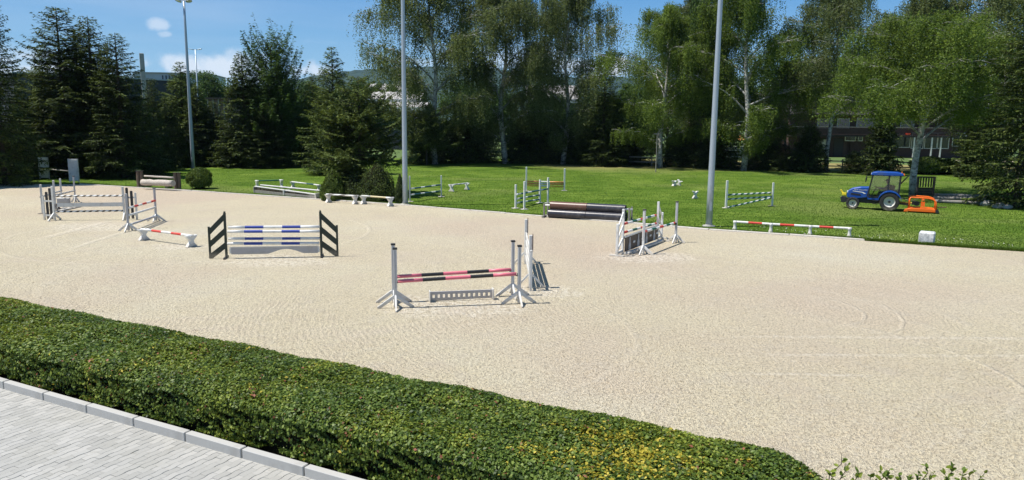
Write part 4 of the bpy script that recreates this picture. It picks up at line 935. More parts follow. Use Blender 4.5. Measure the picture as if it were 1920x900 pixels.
for u, v, lb in ((278, 350, 'left short round log under the thick peeled log'), (317, 352, 'right short round log under the thick peeled log')):
    g_ = G(u, v); log(g_ + Vector((0, -.45, .12)), g_ + Vector((0, .45, .12)), .13, lb, 'greywood')

# light masts
def mast(g_, h_, r0, label, head=True, rot=0):
    th = thing('light_mast', label, 'light mast', g_, rot, 'light masts round the arena')
    mb = MB(); mb.tube((0, 0, 0), (0, 0, h_), r0, r0 * .52, 16, segs=8); o = mb.build('mast_tube', M['galv'], th, smooth=True)
    mb = MB(); mb.box((0, -r0 - .004, 1.0), (.1, .02, .4)); mb.build('service_door', M['galv'], th, bevel=.004)
    mb = MB(); mb.lathe([(0, r0 * 1.9), (.05, r0 * 1.9), (.055, r0 * 1.15), (.12, r0 * 1.05)], (0, 0, 0), (0, 0, 1), 14); mb.build('base_collar', M['concrete'], th)
    mb = MB(); mb.tube((-.62, 0, h_ + .08), (.62, 0, h_ + .08), .05, n=8); mb.build('crossarm', M['galv'], th)
    for s_ in (-1, 1):
        mb = MB(); ax_ = Vector((s_ * .25, -.3, -1)).normalized(); mb.lathe([(-.28, .02), (-.26, .10), (-.12, .2), (.02, .30), (.05, .31)], (s_ * .5, -.05, h_ + .05), ax_, 16); f_ = mb.build('floodlight', M['galv'], th, smooth=True)
        mb = MB(); mb.lathe([(.03, .29), (.035, .0)], (s_ * .5, -.05, h_ + .05), ax_, 16); mb.build('lens', M['lamp_glass'], f_)
    return th
mast(G(362.5, 318.5), 16.3, .19, 'slim light mast at the left beyond the round green bush')
mast(G(760, 383.5), 16.3, .17, 'middle light mast beside the slim dark thuja')
mast(G(1329, 424.5), 16.3, .165, 'right light mast, nearest and thickest, at the edge of the sand')
# ---------------------------------------------------------------- trees
def perp(az): return np.array((-math.sin(az), math.cos(az), 0.0))
def spruce_mesh(name, H, Rr, seed, N, m_, z0=.04, power=.85, sparse_top=.25, hang=.35, card=(.30, .085), up_tip=.12, e_lo=-.22, e_hi=.55, jag=.28, gap=.021):
    r = np.random.default_rng(seed); Ps, As, Ns, Ls = [], [], [], []; limbs = MB(); tw = MB()
    z = z0 * H; br = []
    while z < H * .985:
        f = z / H; nb = 7 if f < .8 else 5; ph = r.uniform(0, 6.28)
        for k in range(nb):
            az = ph + 6.283 * k / nb + r.normal(0, .22); prof = (1 - f) ** power * min(1, .55 + f * 5) 
            L = Rr * prof * r.uniform(1 - jag, 1 + jag * .75) + .12
            br.append((z + r.normal(0, .12), az, L, f))
        z += H * gap * (1.1 - .35 * f) * r.uniform(.8, 1.25)
    wts = np.array([b[2] ** 1.45 * (1 if b[3] < 1 - sparse_top else .55) for b in br]); cnt = (wts / wts.sum() * N).astype(int) + 6
    for (zb, az, L, f), n in zip(br, cnt):
        fw = np.array((math.cos(az), math.sin(az), 0)); lat = perp(az); e = e_lo + (e_hi - e_lo) * f ** 1.2 + r.normal(0, .06)
        s = r.beta(1.5, 1.05, n); side = r.choice((-1, 1), n); tl = (.34 * L * (1 - s) ** .8 + .16); q = r.random(n) ** .8
        zz = zb + s * L * math.tan(e) - .16 * L * s ** 2 + up_tip * L * s ** 4
        d = lat * side[:, None] * .85 + fw * .62; hg_ = np.where(r.random(n) < hang, r.uniform(.4, 1.3, n), .12)
        P = fw * (s * L)[:, None] + d * (q * tl)[:, None] * 1.0; P[:, 2] += zz - hg_ * q * tl
        A = d + r.normal(0, .22, (n, 3)); A[:, 2] -= hg_ * .9
        Nn = np.array((0, 0, 1.0)) + r.normal(0, .42, (n, 3)); Ps.append(P); As.append(A); Ns.append(Nn); Ls.append(np.full(n, 1.0) * r.uniform(.65, 1.25, n))
        if L > .8 and r.random() < .5:
            limbs.path([(0, 0, zb), tuple(fw * L * .5 + np.array((0, 0, zb + .5 * L * math.tan(e) - .04 * L))), tuple(fw * L * .9 + np.array((0, 0, zb + .9 * L * math.tan(e) - .10 * L)))], (.035 + .008 * L, .03, .012), 5)
    P = np.concatenate(Ps); A = np.concatenate(As); Nn = np.concatenate(Ns); L = np.concatenate(Ls)
    V, Fq = leaves(P, A, Nn, L * card[0], L * card[1], .2); crown = npmesh(name + '_crown', V, Fq, m_)
    r0 = H * .014; limbs.path([(0, 0, 0), (0, 0, H * .3), (0, 0, H * .7), (0, 0, H * .995)], (r0 * 1.15, r0 * .85, r0 * .42, .02), 9)
    o = limbs.build('trunk', M['bark'], fix=False); tr = o.data; bpy.data.objects.remove(o); return tr, crown, H, Rr
def birch_mesh(name, H, Rr, seed, S, K, m_, clear=.06, lean=.03, bark='birchbark', limb_n=22, hangL=(1.2, 3.9), leaf=.138, spread=1.25, thick=.0135, bulge=.42, zmin=1.2):
    r = np.random.default_rng(seed); tb = MB(); ph = r.uniform(0, 6.28); n = 9
    tp = [np.array((math.cos(ph) * lean * H * (i / n) ** 1.4 + .012 * H * math.sin(i * 1.1 + ph), math.sin(ph) * lean * H * (i / n) ** 1.4 + .01 * H * math.sin(i * .9), H * .93 * i / n)) for i in range(n + 1)]
    tb.path([tuple(p) for p in tp], [H * thick * (1 - .93 * (i / n) ** .9) + .015 for i in range(n + 1)], 10)
    def tpos(f): x = f * n; i = min(int(x), n - 1); return tp[i] * (1 - x + i) + tp[i + 1] * (x - i)
    roots = []
    for k in range(limb_n):
        f = clear + (1 - clear) * (k + r.random() * .8) / limb_n; f = min(f, .97); az = k * 2.4 + r.normal(0, .35)
        prof = math.sin(PI * min(1, max(.0, (f - clear * .6) / (1 - clear * .6))) ** (bulge + .35)) ** .8 * .92 + .10
        L = Rr * prof * r.uniform(.8, 1.2); fw = np.array((math.cos(az), math.sin(az), 0)); e = .75 + .25 * f + r.normal(0, .1)
        p = tpos(f); pts = [p]; nseg = 7; stepL = L * 1.35 / nseg
        for j in range(nseg):
            ee = e * (1 - (j / nseg) ** 1.4 * 1.15); az2 = az + r.normal(0, .12); d = np.array((math.cos(az2) * math.cos(ee), math.sin(az2) * math.cos(ee), math.sin(ee)))
            pts.append(pts[-1] + d * stepL)
        w0 = max(.03, H * thick * (1 - f) * .55); tb.path([tuple(q) for q in pts], [w0 * (1 - j / (nseg + .6)) + .008 for j in range(nseg + 1)], 6)
        for j in range(2, nseg + 1):
            for q in range(4 if j < nseg else 6):
                a3 = az + r.normal(0, 1.05); l3 = L * .42 * r.uniform(.4, 1.1) * spread; e3 = r.uniform(.0, .6); d = np.array((math.cos(a3) * math.cos(e3), math.sin(a3) * math.cos(e3), math.sin(e3)))
                a_ = pts[j]; m1 = a_ + d * l3 * .55; b_ = m1 + (d * .5 - np.array((0, 0, .25))) * l3 * .6
                if r.random() < .75: tb.path([tuple(a_), tuple(m1), tuple(b_)], (w0 * .22 + .008, w0 * .14 + .006, .005), 4)
                for h in range(4): t_ = r.random(); roots.append((a_ * (1 - t_) + m1 * t_) if r.random() < .5 else (m1 * (1 - t_) + b_ * t_))
    roots = np.array(roots); idx = r.integers(0, len(roots), S); P0 = roots[idx] + r.normal(0, .28, (S, 3))
    HL = r.uniform(hangL[0], hangL[1], S) * np.clip(P0[:, 2] / (H * .4), .35, 1); out = P0[:, :2] / np.maximum(np.linalg.norm(P0[:, :2], axis=1, keepdims=True), .3)
    s = np.sort(r.random((S, K)), axis=1); P = np.empty((S, K, 3)); sway = .16 * r.random((S, 1))
    P[:, :, 0] = P0[:, 0:1] + out[:, 0:1] * sway * s * HL[:, None] ; P[:, :, 1] = P0[:, 1:2] + out[:, 1:2] * sway * s * HL[:, None]
    P[:, :, 2] = P0[:, 2:3] + .18 * s - HL[:, None] * s ** 1.35; P = P.reshape(-1, 3) + r.normal(0, .075, (S * K, 3)); P = P[P[:, 2] > zmin + r.gamma(2, .5, len(P)) * (zmin > 2)]
    A = r.normal(0, .7, P.shape); A[:, 2] -= 1.0; Nn = r.normal(0, 1, P.shape); Nn[:, 2] += .4
    sz = r.uniform(.7, 1.25, len(P)) * leaf; V, Fq = leaves(P, A, Nn, sz, sz * .72, .15); crown = npmesh(name + '_crown', V, Fq, m_)
    o = tb.build('trunk', M[bark], fix=False); o.data.shade_smooth(); tr = o.data; bpy.data.objects.remove(o); return tr, crown, H, Rr
def broad_mesh(name, H, Rr, seed, N, m_, leaf=.2, clear=.15):
    r = np.random.default_rng(seed); tb = MB(); tb.path([(0, 0, 0), (.1, 0, H * .3), (0, .1, H * .6), (0, 0, H * .85)], (H * .02, H * .016, H * .01, .03), 8)
    nc = 90; Cc = []
    while len(Cc) < nc:
        p = r.uniform(-1, 1, 3); q = np.linalg.norm(p)
        if .45 < q < 1: Cc.append((p[0] * Rr * .9, p[1] * Rr * .9, H * (clear + (1 - clear) * (.5 + .46 * p[2]))))
    Cc = np.array(Cc); rad = r.uniform(.12, .3, nc) * Rr
    for c in Cc[:26]: tb.path([(0, 0, max(H * .12, c[2] * .55)), (c[0] * .5, c[1] * .5, c[2] * .82), tuple(c)], (H * .008, H * .005, .02), 5)
    idx = r.integers(0, nc, N); D = unit(r.normal(0, 1, (N, 3))); rr = r.random(N)[:, None] ** .45; P = Cc[idx] + D * rr * rad[idx][:, None] * np.array((1.15, 1.15, .85)); P[:, 2] = np.maximum(P[:, 2], .4)
    Nn = D * .8 + r.normal(0, .6, (N, 3)) + np.array((0, 0, .5)); A = r.normal(0, 1, (N, 3)); sz = r.uniform(.6, 1.3, N) * leaf
    V, Fq = leaves(P, A, Nn, sz, sz * .7, .15); crown = npmesh(name + '_crown', V, Fq, m_); o = tb.build('trunk', M['bark'], fix=False); tr = o.data; bpy.data.objects.remove(o); return tr, crown, H, Rr
SP = [spruce_mesh('spruce_a', 17, 3.6, 1, 34000, M['spruce'], sparse_top=.35, power=.66), spruce_mesh('spruce_b', 16, 3.4, 2, 34000, M['spruce'], jag=.45, up_tip=.25, hang=.2, power=.55),
      spruce_mesh('spruce_c', 12, 3.2, 3, 24000, M['spruce'], jag=.2)]
SPF = [spruce_mesh('spruce_fresh', 9, 4.2, 4, 42000, M['spruce_fresh'], z0=.30, power=.6, jag=.45, card=(.22, .085), e_lo=.02, e_hi=.4, hang=.15, up_tip=.25, gap=.043),
       spruce_mesh('spruce_fresh_tall', 13, 3.4, 5, 28000, M['spruce_fresh'], sparse_top=.4, jag=.35, e_hi=.8, hang=.2)]
SMALL = [spruce_mesh('small_spruce', 5, 2.0, 6, 9000, M['spruce'], z0=.02, power=.7, card=(.3, .1)), spruce_mesh('small_spruce_b', 5, 2.2, 16, 9000, M['spruce'], z0=.02, power=.55, jag=.4, card=(.3, .1))]
BI = [birch_mesh('birch_a', 23, 5.4, 11, 7400, 20, M['birch']), birch_mesh('birch_b', 23, 4.6, 12, 7000, 20, M['birch'], lean=.02, hangL=(1.4, 4.6)),
      birch_mesh('birch_c', 23, 5.2, 13, 7300, 20, M['birch_yellow'], lean=.02), birch_mesh('birch_d', 17, 5.6, 14, 7200, 21, M['birch_yellow'], clear=.30, lean=.035, leaf=.125, thick=.0145, bulge=.30, zmin=6.1),
      birch_mesh('birch_e', 22, 4.6, 15, 4800, 20, M['birch'], clear=.26, lean=.02, thick=.011, zmin=6.0)]
BR = [broad_mesh('broad_a', 11, 4.5, 21, 26000, M['broad']), broad_mesh('broad_b', 10, 4, 22, 22000, M['broad'], .22)]
def plant_tree(kind, proto, u, vb, vt, wpx, label, rot=0, group=None, H=None, cat='tree', base=None, lean=0):
    g = base if base is not None else G(u, vb); tr, cr, H0, R0 = proto
    Hh = H if H else hz(u, vt, g.y); Wd = wpx / F * g.y / 2 / 1.05
    th = thing(kind, label, cat, g, rot, group); sx_ = Wd / R0; sz_ = Hh / H0
    for nm, me in (('trunk', tr), ('crown', cr)):
        o = meshobj(nm, me, th); o.scale = (sx_, sx_, sz_)
    if lean: th.rotation_euler = (0, lean, rot)
    return th
g1 = 'dark spruces along the left edge of the arena'; sp = 'spruce_tree'
plant_tree(sp, SP[0], 10, 346, -14, 150, 'tall drooping spruce at the left edge of the picture', .4, g1)
plant_tree(sp, SP[1], 130, 330, 12, 198, 'tall spruce with a curled ragged tip behind the metal shields', 1.4, g1)
plant_tree(sp, SP[0], 186, 330, 28, 171, 'dark pointed spruce between the ragged tipped one and the thin leader spruce', 2.9, g1)
plant_tree(sp, SP[0], 234, 333, 60, 164, 'spruce with a thin bare leader, last of the tall left group', 4.2, g1)
plant_tree(sp, SPF[1], 96, 324, 84, 115, 'lighter green young spruce left of the ragged tipped one', .9, g1)
plant_tree(sp, SP[2], 54, 326, 150, 121, 'low dark spruce filling the gap beside the leftmost tall one', 2.2, g1)
plant_tree(sp, SP[1], 160, 326, 52, 171, 'bushy spruce tucked behind the two tall left spruces', .2, g1)
plant_tree(sp, SP[2], 212, 326, 82, 145, 'dense spruce under the thin leader spruce', 3.3, g1)
plant_tree(sp, SP[2], 270, 326, 178, 110, 'low spruce just right of the leaning concrete post', 1.1, g1)
plant_tree(sp, SP[1], 294, 320, 146, 72, 'slender small spruce in front of the grey factory wall', 2.7, g1)
plant_tree(sp, SPF[1], 348, 309, 116, 143, 'spruce directly behind the left light mast', .6, g1)
plant_tree(sp, SP[2], 316, 314, 180, 104, 'squat dark spruce left of the left light mast', 5, g1)
plant_tree(sp, SP[2], 404, 309, 190, 110, 'dark low spruce right of the left light mast', .3, g1)
plant_tree(sp, SP[2], 374, 311, 160, 121, 'dense spruce behind the left light mast shadow side', 1.9, g1)
for i_, (u_, vb_, vt_) in enumerate(((-95, 350, -10), (-190, 346, 30), (-290, 350, 0), (-400, 346, 20), (-520, 350, -20))):
    plant_tree(sp, SP[i_ % 2], u_, vb_, vt_, 170, 'tall spruce beyond the left edge of the picture, ' + ['nearest to it', 'second', 'third', 'fourth', 'last'][i_] + ' in the row', i_ * 1.9, g1)
g2t = 'conifers around the centre left'
plant_tree('willow_tree', spruce_mesh('willow', 15, 4.6, 31, 44000, M['broad'], z0=.06, power=.42, sparse_top=.1, hang=0, card=(.36, .12), up_tip=.5, e_lo=.35, e_hi=.98, jag=.4), 515, 311, 80, 150, 'round feathery green tree rising behind the dark conifer', 1, 'broadleaf trees behind the conifers')
plant_tree(sp, SP[2], 462, 313, 96, 143, 'broad dark conifer in front of the feathery green tree', .9, g2t)
plant_tree(sp, SP[2], 528, 310, 120, 132, 'dark conifer filling the right foot of the feathery tree', 2.9, g2t)
plant_tree(sp, SP[2], 498, 314, 190, 132, 'wide low dark conifer beneath the feathery green tree', 4.9, g2t)
plant_tree(sp, SPF[1], 590, 309, 138, 110, 'mid green spruce left of the bare leadered spruce', 4, g2t)
plant_tree(sp, SPF[1], 628, 326, 88, 154, 'young spruce with a sparse bare leader against the sky', .5, g2t)
plant_tree(sp, SPF[0], 676, 364, 142, 225, 'spreading layered conifer on the lawn above the clipped cones', .9, g2t)
plant_tree(sp, SPF[0], 655, 360, 190, 165, 'shorter layered conifer fused with the spreading one on the lawn', 3.1, g2t)
plant_tree(sp, SPF[0], 800, 309, 196, 132, 'pale layered conifer just right of the middle mast', 2.5, g2t)
gb = 'birches along the back of the lawn'; bi = 'birch_tree'
plant_tree(bi, BI[0], 818, 308, 0, 212, 'many limbed birch right of the middle light mast', 2.3, gb, H=24.5)
plant_tree(bi, BI[1], 944, 307, 0, 172, 'slim weeping birch, second from the middle mast', .7, gb, H=24)
plant_tree(bi, BI[1], 1058, 308, 0, 149, 'weeping birch left of the gap of open sky', 3.9, gb, H=23.5)
plant_tree(bi, BI[2], 1238, 314, -12, 184, 'birch right of the gap of open sky', 1.2, gb)
plant_tree(bi, BI[2], 1394, 320, 0, 205, 'birch with a pale crooked trunk right of the right light mast', 4.4, gb, H=23)
plant_tree(bi, BI[4], 1552, 322, 0, 165, 'thin crowned birch in front of the brown wooden house', .4, gb, H=22)
plant_tree(bi, BI[3], 1712, 367, 0, 315, 'near birch with a stout spotted trunk just behind the tractor', .85, gb, H=13.2)
plant_tree(bi, BI[1], 1868, 328, 0, 218, 'tall weeping birch behind the near right spruce', 2.0, gb, H=23)
plant_tree(bi, BI[4], 1716, 322, 0, 195, 'dark hanging birch high behind the spotted trunk', 5.1, gb, H=21)
plant_tree(bi, BI[4], 1470, 318, 0, 110, 'yellowish birch between the pale trunk and the wooden house', 2.8, gb, H=13)
plant_tree(bi, BI[0], 1300, 307, 0, 149, 'birch directly behind the right light mast', 3.0, gb, H=23)
gd = 'broadleaf trees behind the conifers'
plant_tree('broadleaf_tree', BR[0], 1312, 314, -30, 110, 'bright green broadleaf tree left of the right mast top', 0, gd)
plant_tree('broadleaf_tree', BR[1], 1175, 304, 160, 80, 'bright green small tree at the foot of the sky gap', 2, gd)
plant_tree(sp, SP[0], 1130, 311, 98, 110, 'narrow dark spruce standing in the sky gap', 1.2, 'dark spruces at the back of the lawn')
plant_tree(sp, SP[0], 1905, 388, 0, 195, 'big near spruce with drooping boughs at the right edge', 3.4, 'dark spruces at the back of the lawn', H=15.5)
plant_tree(sp, SPF[1], 1838, 332, 120, 121, 'mid green spruce left of the big near right spruce', 3.4, 'dark spruces at the back of the lawn')
und = [(790, 307, 262), (834, 305, 226), (872, 305, 214), (906, 305, 236), (975, 306, 228), (1004, 306, 212), (1032, 306, 236), (1066, 307, 222), (1096, 307, 196), (1126, 307, 228), (1160, 308, 205), (1190, 309, 246), (1268, 312, 248), (1298, 313, 232), (1334, 315, 252), (1356, 316, 228), (1424, 318, 236), (1456, 319, 262), (1516, 322, 236), (1600, 325, 284), (1648, 328, 204), (1500, 318, 270), (1815, 332, 290), (560, 309, 226), (430, 309, 236), (30, 336, 240), (112, 322, 250), (245, 329, 250), (300, 319, 240)]
where = ['just right of the middle mast foot', 'left of the many limbed birch trunk', 'right of the many limbed birch trunk', 'left of the slim weeping birch trunk', 'right of the slim weeping birch trunk', 'between the second and third birch', 'left of the third birch trunk', 'right of the third birch trunk', 'left of the narrow gap spruce', 'at the foot of the narrow gap spruce', 'right of the narrow gap spruce', 'left of the thin crossbar pole', 'right of the thin crossbar pole', 'left of the right mast beside the pole', 'touching the right mast', 'right of the right mast, before the pale trunk', 'right of the pale crooked trunk', 'left of the wooden house corner', 'in front of the left end of the wooden house', 'small one right of the thin crowned birch', 'tall one behind the tractor cab', 'before the house wall, lowest one', 'right of the light green bushes', 'between the feathery tree and the bare leadered spruce', 'right of the squat left spruces', 'under the tall drooping left spruce', 'behind the right metal shield', 'left of the log jump, in shadow', 'behind the left timber post']
for i, ((u, vb, vt), wh) in enumerate(zip(und, where)):
    plant_tree('young_spruce', SMALL[i % 2], u, vb, vt, 82 if vt < 270 else 60, 'young dark spruce ' + wh, i * 1.7, 'young spruces in the row at the back of the lawn')
# trees farther off
far = [(20, 180, 150, 0), (375, 150, 132, 0), (420, 155, 146, 1), (400, 190, 165, 1), (690, 165, 148, 0), (664, 170, 152, 1), (560, 140, 150, 0), (590, 140, 160, 1), (720, 170, 150, 1), (880, 130, 150, 0), (960, 130, 165, 1), (1020, 135, 175, 0), (1190, 130, 150, 1), (1250, 128, 140, 0), (1350, 128, 120, 0), (1420, 130, 120, 1), (1480, 150, 110, 0), (1540, 155, 100, 1), (1610, 155, 90, 0), (1680, 150, 110, 1), (1760, 150, 70, 0), (1830, 150, 100, 1), (1900, 145, 60, 0), (100, 170, 160, 1), (1120, 170, 170, 0), (470, 150, 160, 0), (-60, 100, 60, 0), (1990, 110, 0, 1)]
fw_ = ['beyond the factory at the far left', 'round one right of the left mast top, lit yellow green', 'smaller one right of the double armed street lamp', 'under the pair of round trees by the lamp', 'below the blue hill, left one', 'left of the pale roofs', 'left of the bare leadered spruce, behind', 'right behind the mid green spruce', 'over the pale stepped roofs', 'behind the many limbed birch', 'behind the slim weeping birch', 'behind the weeping birch by the sky gap', 'behind the birch right of the sky gap', 'behind the thin crossbar pole', 'behind the right mast', 'behind the pale crooked trunk', 'behind the left gable of the wooden house', 'above the wooden house, second from its left end', 'above the middle of the wooden house', 'behind the wooden house, over the tractor', 'behind the wooden house, right of the spotted trunk', 'behind the right end of the wooden house', 'behind the big right spruce', 'above the factory roof at the left', 'filling the bottom of the sky gap', 'behind the broad dark conifer', 'off the left edge of the picture', 'off the right edge of the picture']
for i, ((u, Y, vt, k), wh) in enumerate(zip(far, fw_)):
    b = at(u, 300, Y); b.z = 0; wpx = 95 if Y > 160 else 130
    plant_tree('broadleaf_tree', BR[k], u, 0, vt, wpx, 'distant broadleaf tree ' + wh, i * 1.3, 'distant broadleaf trees', base=b)

plant_tree('young_spruce', SMALL[0], 662, 371, 296, 110, 'young spruce added to darken the gap between the clipped cones under the layered conifer', 2, 'young spruces in the row at the back of the lawn')  # added to fill the dark area under the layered conifer
# clipped cones, thuja, shrub
def cone_mesh(H, Rr, seed, N, m_, power, leaf=.09, ball=False):
    r = np.random.default_rng(seed); f = 1 - np.sqrt(r.random(N)) if not ball else r.random(N); az = r.uniform(0, 6.283, N)
    if ball: th_ = np.arccos(1 - 1.75 * f); rr = np.sin(th_) * Rr; z = H * (.5 + .5 * np.cos(th_)) ; 
    else: z = H * f; rr = Rr * (1 - f ** power) ** .75 * np.minimum(1, .8 + f * 2)
    lump = 1 + .10 * np.sin(az * 3 + z * 5) + .07 * np.sin(az * 7 - z * 9); rr = rr * lump * (1 - r.gamma(1.2, .035, N) + (r.random(N) < .12) * r.uniform(0, .14, N))
    P = np.c_[np.cos(az) * rr, np.sin(az) * rr, z + r.normal(0, .05, N)]; P[:, 2] = np.maximum(P[:, 2], .02)
    D = np.c_[np.cos(az), np.sin(az), np.full(N, .45)] + r.normal(0, .5, (N, 3)); A = r.normal(0, .5, (N, 3)); A[:, 2] += .8
    sz = r.uniform(.6, 1.4, N) * leaf; V, Fq = leaves(P, A, D, sz, sz * .5, .2)
    core = MB(); prof = [(0, Rr * .75)] + [(H * q, (Rr * .82 * (1 - q ** power) ** .75) if not ball else Rr * .85 * math.sqrt(max(0, 1 - (2 * q - 1) ** 2))) for q in (.05, .2, .4, .6, .8, .93)] + [(H * .97, .01)]
    core.lathe(prof, (0, 0, 0), (0, 0, 1), 14); o = core.build('shade_core', M['hedge_core']); c = o.data; bpy.data.objects.remove(o); return c, npmesh('clipped', V, Fq, m_)  # solid near-black core, inner shade of the bush painted as colour
def bush(kind, u, vb, vt, wpx, label, N, m_, power=1.3, ball=False, leaf=.09, group=None, cat='bush'):
    g = G(u, vb); H = hz(u, vt, g.y); Rr = wpx / F * g.y / 2; c, f_ = cone_mesh(H, Rr, int(u), N, m_, power, leaf, ball); g = g + Vector((0, Rr * .8, 0))
    th = thing(kind, label, cat, g, 0, group); meshobj('shade_core', c, th); meshobj('foliage', f_, th); return th
bush('conical_bush', 620, 377, 318, 50, 'light green clipped conical bush by the brush box', 9000, M['shrub'], 1.6)
bush('conical_bush', 702, 379, 308, 76, 'large dark clipped cone bush in the shade of the layered conifer', 11000, M['spruce'], 1.9)
bush('conical_bush', 660, 376, 325, 60, 'rounded bush added to darken the gap between the light cone and the large dark cone', 7000, M['spruce'], 1.9)  # extra dark bush standing in for the black shade beneath the conifer
bush('thuja_bush', 749, 382, 326, 21, 'slim upright dark green thuja just left of the middle mast', 5000, M['thuja'], 1.5, leaf=.07)
bush('round_bush', 368, 355, 317, 44, 'round bright green bush beside the log jump', 7000, M['shrub'], ball=True, leaf=.11)
bush('round_bush', 1752, 328, 296, 60, 'yellow green bush right of the spotted birch trunk', 5000, M['shrub'], ball=True, leaf=.2)
bush('round_bush', 1785, 327, 300, 44, 'smaller yellow green bush before the far path', 4000, M['shrub'], ball=True, leaf=.2)

# ---------------------------------------------------------------- metal shields, fences, posts
def shield(u, vb, vt, label):
    g = G(u, vb); H = hz(u, vt, g.y); W_ = 16 / F * g.y; th = thing('metal_shield', label, 'panel', g, .15, 'metal shields under the left spruces'); mb = MB(); n = 14
    ys = [(i, .05 if i % 2 else -.02) for i in range(n + 1)]
    for i in range(n):
        x0, x1 = -W_ / 2 + W_ * i / n, -W_ / 2 + W_ * (i + 1) / n; mb.add([(x0, ys[i][1], .1), (x1, ys[i + 1][1], .1), (x1, ys[i + 1][1], H), (x0, ys[i][1], H), (x0, ys[i][1] + .02, .1), (x1, ys[i + 1][1] + .02, .1), (x1, ys[i + 1][1] + .02, H), (x0, ys[i][1] + .02, H)], [(0, 1, 2, 3), (7, 6, 5, 4), (3, 2, 6, 7), (0, 4, 5, 1)])
    mb.build('corrugated_sheet', M['white'], th, fix=False)
    for s_ in (-1, 1): mb = MB(); mb.box((s_ * W_ / 2, .09, H / 2), (.07, .07, H)); mb.build('frame_post', M['offwhite'], th)
shield(83, 336, 295, 'left pale corrugated metal shield standing under the spruces'); shield(139, 342, 298, 'right pale corrugated metal shield standing at the arena edge')
a, b = G(92, 337), G(131, 340); pole(a + Vector((0, .1, .85)), b + Vector((0, .1, .8)), 'grey wooden rail between the two metal shields', [(1, 'greywood')], 'poles of the jumps')
g = at(275, 210, 88); th = thing('concrete_post', 'leaning square concrete post in front of the factory', 'post', Vector((g.x, 88, 0)), .3)
mb = MB(); zt = hz(271, 100, 88); mb.prism([(-.22, -.22, 0), (.22, -.22, 0), (.22, .22, 0), (-.22, .22, 0)], (-.15, 0, zt)); mb.build('post', M['concrete'], th, bevel=.03)
g = at(372, 200, 118); th = thing('street_lamp', 'double armed street lamp behind the left mast', 'street lamp', Vector((g.x, 118, 0)), 0); zt = hz(370, 93, 118)
mb = MB(); mb.tube((0, 0, 0), (0, 0, zt), .14, .09, 10); mb.build('lamp_post', M['galv'], th, smooth=True)
for s_ in (-1, 1):
    mb = MB(); mb.beam((0, 0, zt - .05), (s_ * .45, 0, zt + .02), .08, .08); mb.build('arm', M['galv'], th)
    mb = MB(); mb.beam((s_ * .4, 0, zt + .0), (s_ * 1.0, 0, zt + .12), .3, .1); mb.build('lamp_head', M['galv'], th, bevel=.02)
g = G(1229.5, 323); th = thing('crossbar_pole', 'thin pole with a short crossbar at the back of the lawn', 'pole', g, 0); zt = hz(1229.5, 251, g.y)
mb = MB(); mb.tube((0, 0, 0), (0, 0, zt), .05, .04, 8); mb.build('pole', M['greywood'], th); mb = MB(); mb.box((0, 0, zt), (.7, .06, .07)); mb.build('crossbar', M['greywood'], th)
f0, f1 = Vector((G(1180, 311).x, 90.5, 0)), Vector((G(1925, 330).x + 4, 80.0, 0)); d = f1 - f0; n = int(d.length / 2.6); th = thing('paddock_fence', 'dark wooden post and rail fence behind the right hand trees', 'fence', f0, math.atan2(d.y, d.x)); L = d.length
for i in range(n + 1): mb = MB(); mb.box((L * i / n, 0, .65), (.12, .12, 1.3)); mb.build('fence_post', M['greywood'] if i % 3 else M['darkwood'], th)
for i in range(n):
    for z in (.5, 1.05): mb = MB(); mb.box((L * (i + .5) / n, -.08, z + random.uniform(-.03, .03)), (L / n - .02, .04, .12)); mb.build('fence_rail', M['greywood'], th)
# lattice stand right of the near birch
g = G(1733.5, 370); W_ = 29 / F * g.y; H = hz(1733, 331, g.y); th = thing('slatted_stand', 'dark wooden stand with upright slats between birch and logs', 'rack', g, -.08)
for s_ in (-1, 1): mb = MB(); mb.box((s_ * W_ / 2, 0, H / 2), (.13, .13, H)); mb.build('post', M['darkwood'], th, bevel=.01)
mb = MB(); mb.box((0, 0, H - .04), (W_ - .13, .1, .10)); mb.build('top_rail', M['darkwood'], th)
for k in range(3): mb = MB(); mb.box((0, 0, .24 + k * .19), (W_ - .13, .05, .175)); mb.build('board', M['darkwood'], th)
for k in range(5): mb = MB(); mb.box((-W_ / 2 + W_ * (k + 1) / 6, 0, (H + .70) / 2 - .02), (.085, .04, H - .82)); mb.build('slat', M['darkwood'], th)
for k in range(5): mb = MB(); mb.box((W_ / 2 + .10, 0, .95 + k * .13), (.07, .05, .05)); mb.build('peg', M['greywood'], th)
for (u0, v0, u1, v1, r_, lb) in ((1750, 369, 1852, 372, .13, 'rear bleached log lying between the stand and the right spruce'), (1750, 375, 1846, 377.5, .14, 'middle bleached log lying between the stand and the right spruce'), (1752, 380, 1850, 384, .11, 'front thin log lying in shade left of the right spruce')):
    a, b = G(u0, v0), G(u1, v1); log(a + Vector((0, 0, r_)), b + Vector((0, 0, r_)), r_, lb, 'greywood', 'logs left of the right spruce')
for i, (u, v, s_, lb) in enumerate(((1853, 386, .36, 'left pale boulder at the foot of the right spruce'), (1874, 389.5, .30, 'middle pale boulder at the foot of the right spruce'), (1889, 391, .24, 'right small boulder at the foot of the right spruce'))):
    bm = bmesh.new(); bmesh.ops.create_icosphere(bm, subdivisions=3, radius=1)
    for v_ in bm.verts: v_.co *= (1 + .22 * noise.noise(v_.co * 1.3 + Vector((i * 7, 0, 0))) + .06 * noise.noise(v_.co * 5)); v_.co = Vector((v_.co.x * s_ * 1.3, v_.co.y * s_, v_.co.z * s_ * .75 + s_ * .3))
    me = bpy.data.meshes.new('boulder'); bm.to_mesh(me); bm.free(); me.materials.append(M['concrete']); me.shade_smooth(); o = meshobj('boulder', me); o.location = G(u, v); tag(o, lb, 'boulder', 'boulders under the right spruce')

